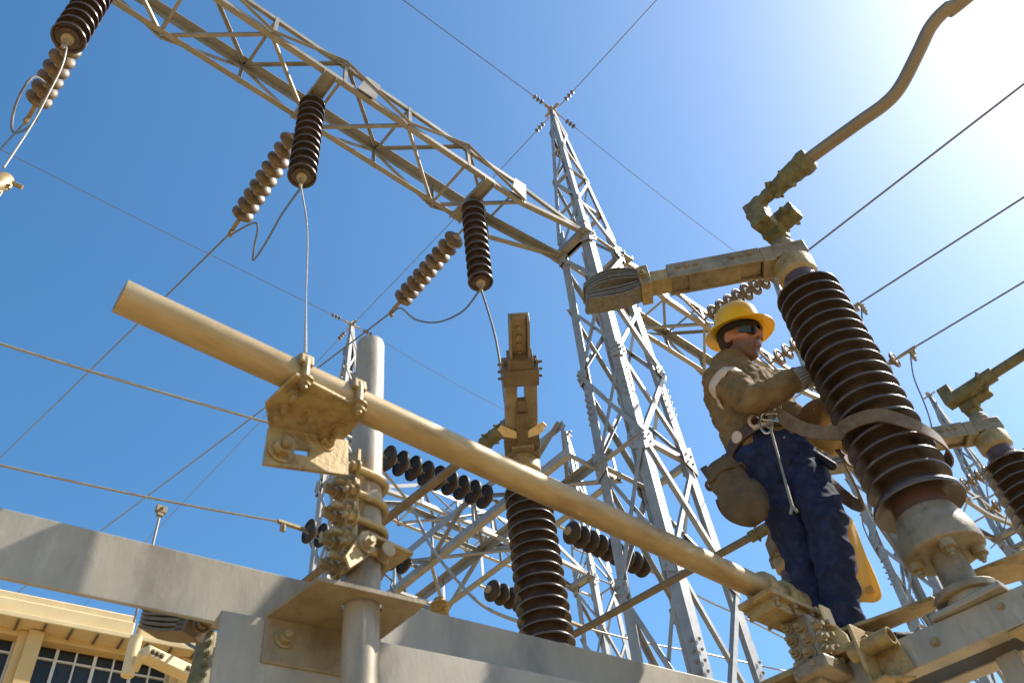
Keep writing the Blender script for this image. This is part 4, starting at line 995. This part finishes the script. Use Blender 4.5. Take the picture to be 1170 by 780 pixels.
mc = n_.new('ShaderNodeMix'); mc.data_type = 'RGBA'; l_.new(mxm.outputs[0], mc.inputs[0]); l_.new(old, mc.inputs[6]); mc.inputs[7].default_value = (.085, .046, .030, 1); l_.new(mc.outputs[2], pb.inputs['Base Color'])
M['lip'] = mat('lips', (.24, .085, .055), None, .6, 0, 60, .1)
m = MB(); capsule(m, hp(.093, -.019, -.064), hp(.093, .019, -.064), .0065, .0065, 8); capsule(m, hp(.090, -.017, -.073), hp(.090, .017, -.073), .0075, .0075, 8); m.build('lips', 'lip', body)
# hair at the back
m = MB(); ellipsoid(m, hp(-.03, 0, .012), .085, .081, .085, HAX); fuse(m, 'hair', 'beard', body, .008, 2, lambda p, n: .002 * noise.noise(p * 120))
# sunglasses
m = MB(); pts = []
for k in range(21):
    a = math.radians(-78 + 156 * k / 20); pts.append((math.cos(a), math.sin(a)))
for sg in (-1, 1):
    ring = []
    for k in range(14):
        a = math.radians(8 + 52 * k / 13); f_, s_ = .102 * math.cos(a) + .010, .090 * math.sin(a); hh = .024 * (1 - (k / 13) ** 3 * .45) * (1 if k else .75)
        ring.append((hp(f_, s_ * sg, .010 + hh), hp(f_ - .006, s_ * sg, .002 - hh)))
    vs = [p for r in ring for p in r]; vo = [p + hf * .003 for p in vs]; n2 = len(vs)
    m.add(vs + vo, [(2 * i, 2 * i + 1, 2 * i + 3, 2 * i + 2) for i in range(13)] + [(n2 + 2 * i, n2 + 2 * i + 2, n2 + 2 * i + 3, n2 + 2 * i + 1) for i in range(13)])
gl = m.build('sunglasses', 'lens', body, smooth=60)
m = MB()
for sg in (-1, 1):
    m.tube([hp(.055, .082 * sg, .022), hp(.02, .084 * sg, .022), hp(-.012, .084 * sg, .015), hp(-.03, .082 * sg, -.004)], .0045, 8)
    m.tube([hp(.102 * math.cos(math.radians(a)) + .011, .090 * math.sin(math.radians(a)) * sg, .032) for a in range(0, 62, 6)], .0035, 6)
m.build('frame', 'band', gl)
# hard hat
hb = lambda f, s, u: hp(f, s, u + .052)
tilt_f = (hf + hu * .06).normalized(); tilt_u = hs.cross(tilt_f).normalized(); tilt_u = tilt_u if tilt_u.dot(hu) > 0 else -tilt_u
O = hp(-.006, 0, .050)
def hh(f, s, u): return O + tilt_f * f + hs * s + tilt_u * u
m = MB(); prof = [(1.0, .0), (.995, .03), (.955, .068), (.865, .098), (.705, .121), (.455, .135), (.2, .140), (0.02, .141)]
brim = [(1.44, -.024), (1.47, -.022), (1.46, -.016), (1.25, -.005), (1.05, .004)]
full = [(.93, .0), (1.0, -.006), (1.25, -.013)] + brim + prof + [(.02, .135), (.2, .134), (.44, .129), (.68, .115), (.83, .092), (.905, .064), (.93, .03), (.93, .0)]
n = 56; vs = []
for r, h in full:
    for k in range(n):
        a = 2 * math.pi * k / n; e = 1 + (.06 * math.cos(a) if r > 1.02 else 0)
        vs.append(hh(.118 * r * e * math.cos(a), .103 * r * math.sin(a), h))
m.add(vs, [(i * n + k, i * n + (k + 1) % n, (i + 1) * n + (k + 1) % n, (i + 1) * n + k) for i in range(len(full) - 1) for k in range(n)])
hat = m.build('hard_hat', 'helmet', W, smooth=50)
m = MB(); m.tube([hh(.118 * .93 * math.cos(a), 0, .140 * math.sin(a) * 1.0 + .001) for a in np.linspace(.25, math.pi - .25, 15)], .009, 8); m.build('ridge', 'helmet', hat)
m = MB(); ring = lambda r, u: [hh(.118 * r * math.cos(a), .103 * r * math.sin(a), u) for a in np.linspace(0, 6.2832, 37)[:-1]]
for u in (-.004, -.014, -.024): m.tube(ring(.89, u), .007, 6, closed=True)
m.build('headband', 'band', hat)
# jacket
m = MB()
capsule(m, J['neck'] + V((0, 0, -.055)), J['chest'], .095, .135); capsule(m, J['chest'], J['waist'], .145, .135); capsule(m, J['waist'], J['waist'].lerp(J['pelv'], .35), .14, .138)
capsule(m, J['shR'], J['chest'] + RV * -.03, .075, .11); capsule(m, J['shL'], J['chest'] + RV * .02, .075, .11)
capsule(m, J['shR'], J['elR'], .076, .062); capsule(m, J['elR'], J['wrR'].lerp(J['elR'], .08), .063, .046)
capsule(m, J['shL'], J['elL'], .076, .06); capsule(m, J['elL'], J['wrL'].lerp(J['elL'], .1), .062, .048)
capsule(m, J['neck'] + HV * -.05 - ZZ * .02, J['neck'] + RV * .06 - ZZ * .035, .028, .024)
def jfold(p, n):
    a = ridged(p, 9, 9, 17, 3); b = ridged(p, 19, 17, 30, 11)
    return .030 * max(0, a - .35) ** 1.3 + .009 * max(0, b - .2) - .007
jk = fuse(m, 'jacket', 'jacket', W, .0085, 7, jfold)
# collar
m = MB(); pts = []
for k in range(25):
    a = math.radians(-150 + 300 * k / 24); pts.append(J['neck'] + hf * (.082 * math.cos(a)) + hs * (.080 * math.sin(a)) + ZZ * (-.030 - .004 * math.cos(a)))
for p, q in zip(pts[:-1], pts[1:]): m.bar(p, q + (q - p) * .10, .010, .075)
m.build('collar', 'jacket', jk, .003)
def band(c, d, r, wdt, nm, mt, par, jit=.004, n=40):
    m = MB(); x, y, dd = basis(d); vs = []
    for h in (-wdt / 2, -wdt / 6, wdt / 6, wdt / 2):
        for k in range(n):
            a = 2 * math.pi * k / n; p = c + dd * h; q = p + (x * math.cos(a) + y * math.sin(a)) * r; vs.append(q + (q - p).normalized() * jit * noise.noise(q * 25))
    m.add(vs, [(i * n + k, i * n + (k + 1) % n, (i + 1) * n + (k + 1) % n, (i + 1) * n + k) for i in range(3) for k in range(n)])
    o = m.build(nm, mt, par, smooth=60); s = o.modifiers.new('s', 'SOLIDIFY'); s.thickness = .003; return o
ua = J['elR'] - J['shR']; ab = band(J['shR'] + ua * .30, ua, .10, .05, 'armband', 'reflect', jk)
sw = ab.modifiers.new('w', 'SHRINKWRAP'); sw.target = jk; sw.offset = .003; sw.wrap_method = 'NEAREST_SURFACEPOINT'; ab.modifiers.move(1, 0)
# gloves
def glove(wr, ha, nm, mt, curl_n, R=1.0):
    m = MB(); d = (ha - wr).normalized(); s = d.cross(curl_n).normalized(); c = curl_n.normalized()
    palm = wr + d * .05
    for k in range(4):
        o = s * (.020 * (k - 1.5)); b = wr + d * .085 + o; l = (.038, .044, .041, .032)[k]
        capsule(m, palm + o * .9, b, .017 * R, .014 * R, 10)
        p1 = b + (d * .85 + c * .5).normalized() * l; p2 = p1 + (d * .45 + c * .9).normalized() * l * .75; p3 = p2 + (d * -.1 + c).normalized() * l * .6
        capsule(m, b, p1, .0118 * R, .011 * R, 10); capsule(m, p1, p2, .011 * R, .010 * R, 10); capsule(m, p2, p3, .010 * R, .009 * R, 10)
    t0 = wr + d * .03 + s * .03; t1 = t0 + (d * .6 + s * .7 + c * .3).normalized() * .04; t2 = t1 + (d * .7 + c * .7).normalized() * .03
    capsule(m, t0, t1, .015 * R, .0125 * R, 10); capsule(m, t1, t2, .0125 * R, .0105 * R, 10)
    capsule(m, wr - d * .05, palm, .038 * R, .034 * R, 14)
    return fuse(m, nm, mt, W, .0055, 4, lambda p, n: .0012 * noise.noise(p * 70))
INS = V((PX, PY_, 0))
def to_ins(p): v = INS - p; v.z = 0; return v.normalized()
gR = glove(J['wrR'], J['haR'], 'glove', 'gloveg', to_ins(J['haR'])); gL = glove(J['wrL'], J['haL'], 'glove', 'glovey', to_ins(J['haL']), 1.1)
dw = (J['wrR'] - J['elR']).normalized()
m = MB(); x, y, _ = basis(dw); c0 = J['wrR'] - dw * .035
for k in range(22):
    a = 2 * math.pi * k / 22; rr = (x * math.cos(a) + y * math.sin(a)); m.tube([c0 + rr * .046, c0 + dw * .05 + rr * .045, c0 + dw * .085 + rr * .038], .0062, 6)
m.build('knit_cuff', 'gloveg', gR)
# trousers
m = MB()
capsule(m, J['waist'].lerp(J['pelv'], .45), J['pelv'], .128, .135)
capsule(m, J['pelv'], J['hipR'], .12, .105); capsule(m, J['pelv'], J['hipL'], .12, .105)
capsule(m, J['hipR'], J['knR'], .102, .070); capsule(m, J['knR'], J['anR'] - ZZ * .03, .068, .062)
m2 = MB(); capsule(m2, J['pelv'].lerp(J['hipL'], .5), J['hipL'], .10, .106)
capsule(m2, J['hipL'], J['knL'], .104, .076); capsule(m2, J['knL'], J['anL'] - ZZ * .03, .073, .064)
def tfold(p, n):
    a = ridged(p, 7, 7, 13, 21); b = ridged(p, 13, 13, 27, 5)
    return .026 * max(0, a - .38) ** 1.3 + .008 * max(0, b - .25) - .005
tr = fuse(m, 'trousers', 'denim', W, .009, 5, tfold)
fuse(m2, 'trouser_leg', 'denim', tr, .009, 5, tfold)
# boots
for an, nm in (('anR', 'R'), ('anL', 'L')):
    a = J[an]; d = (RV * .95 + HV * .2).normalized(); h = V((a.x, a.y, foot_z))
    m = MB(); capsule(m, a + ZZ * .02, h + ZZ * .06, .052, .050); capsule(m, h + ZZ * .05, h + d * .15 + ZZ * .045, .05, .042); capsule(m, h + d * .10 + ZZ * .045, h + d * .19 + ZZ * .04, .045, .038)
    b = fuse(m, 'boot', 'boot', W, .009, 4, lambda p, n: .002 * noise.noise(p * 40))
    m = MB(); s = ZZ.cross(d)
    m.poly([h - d * .055 - s * .035, h - d * .055 + s * .035, h + d * .1 + s * .042, h + d * .2 + s * .04, h + d * .235, h + d * .2 - s * .04, h + d * .1 - s * .042], ZZ, .024); m.build('sole', 'band', b, .003)
# belt
bc = J['waist'].lerp(J['pelv'], .42); bx = RV; by = HV; bd = (J['waist'] - J['pelv']).normalized(); bx = (RV - bd * RV.dot(bd)).normalized(); by = bd.cross(bx)
m = MB(); pts = [bc + bx * (.150 * math.cos(a)) + by * (.150 * math.sin(a)) for a in np.linspace(0, 2 * math.pi, 41)]
for p, q in zip(pts[:-1], pts[1:]): m.bar(p, q + (q - p) * .06, .012, .055, up=bd)
belt = m.build('tool_belt', 'belt', W, .003)
bpnt = lambda a, out=.0, up=.0: bc + bx * ((.156 + out) * math.cos(math.radians(a))) + by * ((.156 + out) * math.sin(math.radians(a))) + bd * up
m = MB(); q = bpnt(-122, .004); nrm = (q - bc).normalized(); m.cyl(q - nrm * .004, q + nrm * .006, .026, 24); m.build('disc_badge', 'reflect', belt, .002)
m = MB(); q = bpnt(-78, .006); tx = bd.cross((q - bc).normalized()).normalized()
pts = [q + tx * (.05 * math.cos(a)) + bd * (.045 * math.sin(a) + .005) for a in np.linspace(-.5, math.pi + .5, 20)]
m.tube(pts, .007, 8); m.bar(q + tx * .05 - bd * .02, q - tx * .05 - bd * .02, .012, .016, up=bd); m.build('d_ring', 'reflect', belt)
for p, q in (((836, 512), (846, 520)),): pass
RING = q0_ = bpnt(-70, .03)
# tool bag hanging from the belt
BT, BB = pv(822, 535, 2.93), pv(866, 596, 2.93)
t = thing('tool_bag', 'brown canvas tool bag hanging from the belt of the worker', 'bag', tuple(BT))
ax = (BB - BT).normalized(); sx = ax.cross(HV).normalized(); nx = sx.cross(ax).normalized()
m = MB(); ellipsoid(m, BT.lerp(BB, .62), .090, .05, .115, (sx, nx, ax)); ellipsoid(m, BT.lerp(BB, .25), .080, .042, .10, (sx, nx, ax)); ellipsoid(m, BT.lerp(BB, .02), .068, .032, .05, (sx, nx, ax))
pouch = fuse(m, 'pouch', 'bag', t, .008, 5, lambda p, n: .014 * max(0, ridged(p, 11, 11, 7, 2) - .3) + .004 * max(0, ridged(p, 24, 24, 14, 7)) - .004)
m = MB()
for sg in (-1, 1): m.mark(); m.bar(BT + sx * .05 * sg - ax * .045, BT + sx * .05 * sg + ax * .02, .03, .008, up=nx)
m.build('loops', 'belt', t)
m = MB(); c_ = BT.lerp(BB, .16)
m.tube([c_ + sx * (.083 * math.cos(a)) + nx * (.047 * math.sin(a)) + ax * .006 * math.sin(a * 5) for a in np.linspace(0, 2 * math.pi, 33)[:-1]], .007, 6, closed=True); m.build('rim', 'bag', t)
m = MB(); c_ = BT.lerp(BB, .60); m.tube([c_ - nx * .002 + sx * (.0915 * math.cos(a)) + ax * (.116 * math.sin(a)) for a in np.linspace(-.5, math.pi + .5, 30)], .0045, 6); m.build('seam', 'belt', t)
# safety strap round the insulator
t = thing('safety_strap', 'worn leather safety strap looped round the big post insulator', 'strap', tuple(RING))
zs = 3.53; path = [RING + RV * .03]
cen = V((PX, PY_, zs))
def cp(a, dz=0.0, r=.172): 
    a = math.radians(a); return cen + RV * (r * math.cos(a)) + HV * (r * math.sin(a)) + ZZ * dz
path += [RING.lerp(cp(-150), .5) + ZZ * .01]
path += [cp(a, .03 - .13 * math.cos(math.radians(a)) * (1 if math.cos(math.radians(a)) > 0 else .4)) for a in range(-150, 161, 10)]
path += [pv(985, 575, 3.2), pv(958, 560, 3.28), bpnt(20, .02)]
path = smoothpath(path, 4)
m = MB(); vs = []; up0 = ZZ
for i, p in enumerate(path):
    d = (path[min(i + 1, len(path) - 1)] - path[max(i - 1, 0)]).normalized(); s_ = d.cross(ZZ).normalized(); u = s_.cross(d).normalized()
    for a_, b_ in ((-.0035, -.027), (.0035, -.027), (.0035, .027), (-.0035, .027)): vs.append(p + s_ * a_ + u * b_)
k = len(path)
m.add(vs, [(i * 4 + j, i * 4 + (j + 1) % 4, i * 4 + 4 + (j + 1) % 4, i * 4 + 4 + j) for i in range(k - 1) for j in range(4)] + [(0, 1, 2, 3), tuple((k - 1) * 4 + j for j in (3, 2, 1, 0))])
m.build('band', 'strap', t, smooth=50)
m = MB()
def loop(m, c, a, b, ra, rb, r=.006): m.tube([c + a * (ra * math.cos(k)) + b * (rb * math.sin(k)) for k in np.linspace(0, 2 * math.pi, 25)[:-1]], r, 8, closed=True)
e1 = (RV * .8 - ZZ * .5).normalized(); e2 = (ZZ * .8 + RV * .5).normalized()
loop(m, RING + RV * .0 - ZZ * .0, e1, e2, .045, .024); loop(m, RING - ZZ * .035 - RV * .02, (e2 * .9 - e1 * .3).normalized(), e1, .050, .024, .0065)
m.bar(RING - RV * .01 + ZZ * .02, RING + RV * .05 - ZZ * .015, .018, .022); m.bar(RING - ZZ * .02, RING + RV * .03 - ZZ * .05, .014, .016)
m.build('snap_hooks', 'chrome', t, .002)
# hanging spanner
t = thing('spanner', 'steel spanner hanging on the thigh of the worker below the snap hooks', 'tool', tuple(RING - ZZ * .08))
s0 = RING - ZZ * .075 - RV * .01 - HV * .02; s1 = pv(905, 578, s0.dot(HV) - .03)
m = MB(); m.tube([s0, s0.lerp(s1, .5), s1], [.0055, .0045, .0065], 10); dd_ = (s1 - s0).normalized(); sd = dd_.cross(HV).normalized()
for sg in (-1, 1): m.bar(s1, s1 + dd_ * .03 + sd * .012 * sg, .010, .010)
loop(m, s0 - dd_ * .012, sd, dd_, .012, .014, .004); m.build('shaft', 'capm', t)
# black tool handle behind the hip
t = thing('hand_tool', 'black rubber grip of a tool sticking out behind the hip of the worker', 'tool', tuple(pv(928, 518, 3.14)))
m = MB(); capsule(m, pv(915, 508, 3.12), pv(951, 532, 3.05), .014, .018); m.build('grip', 'band', t)
# yellow cloth behind the legs
t = thing('leather_cloth', 'yellow leather cloth hanging behind the legs of the worker', 'cloth', tuple(pv(965, 600, 3.2)))
rows = [((955, 585), (972, 592)), ((958, 612), (982, 616)), ((962, 640), (993, 640)), ((966, 668), (1003, 662)), ((968, 694), (1010, 683))]
m = MB(); vs = []
for i, (l, r_) in enumerate(rows):
    a, b = pv(*l, 3.22), pv(*r_, 3.22)
    for k in range(7): vs.append(a.lerp(b, k / 6) + HV * (.018 * math.sin(k * 1.3 + i * .5)))
fs = [(i * 7 + k, i * 7 + k + 1, i * 7 + k + 8, i * 7 + k + 7) for i in range(4) for k in range(6)]
m.add(vs, fs); o = m.build('cloth', 'ycloth', t, smooth=80)
s = o.modifiers.new('sub', 'SUBSURF'); s.levels = 2; s.render_levels = 2; s = o.modifiers.new('s', 'SOLIDIFY'); s.thickness = .008
m = MB(); e0, e1_ = pv(970, 682, 3.215), pv(998, 672, 3.215); m.bar(e0, e1_, .014, .03, up=(0, 0, 1)); m.build('hem', 'ycloth', t, .004)

t = thing('leather_glove', 'spare yellow leather glove tucked behind the strap beside the big insulator', 'glove', tuple(pv(955, 508, 3.2)))
m = MB(); capsule(m, pv(932, 500, 3.22), pv(955, 508, 3.2), .035, .045); 
for k in range(4): capsule(m, pv(955, 502 + 4 * k, 3.2), pv(974, 503 + 5 * k, 3.17), .016, .013)
fuse(m, 'leather', 'glovey', t, .007, 3, lambda p, n: .004 * ridged(p, 20, 20, 20, 4))
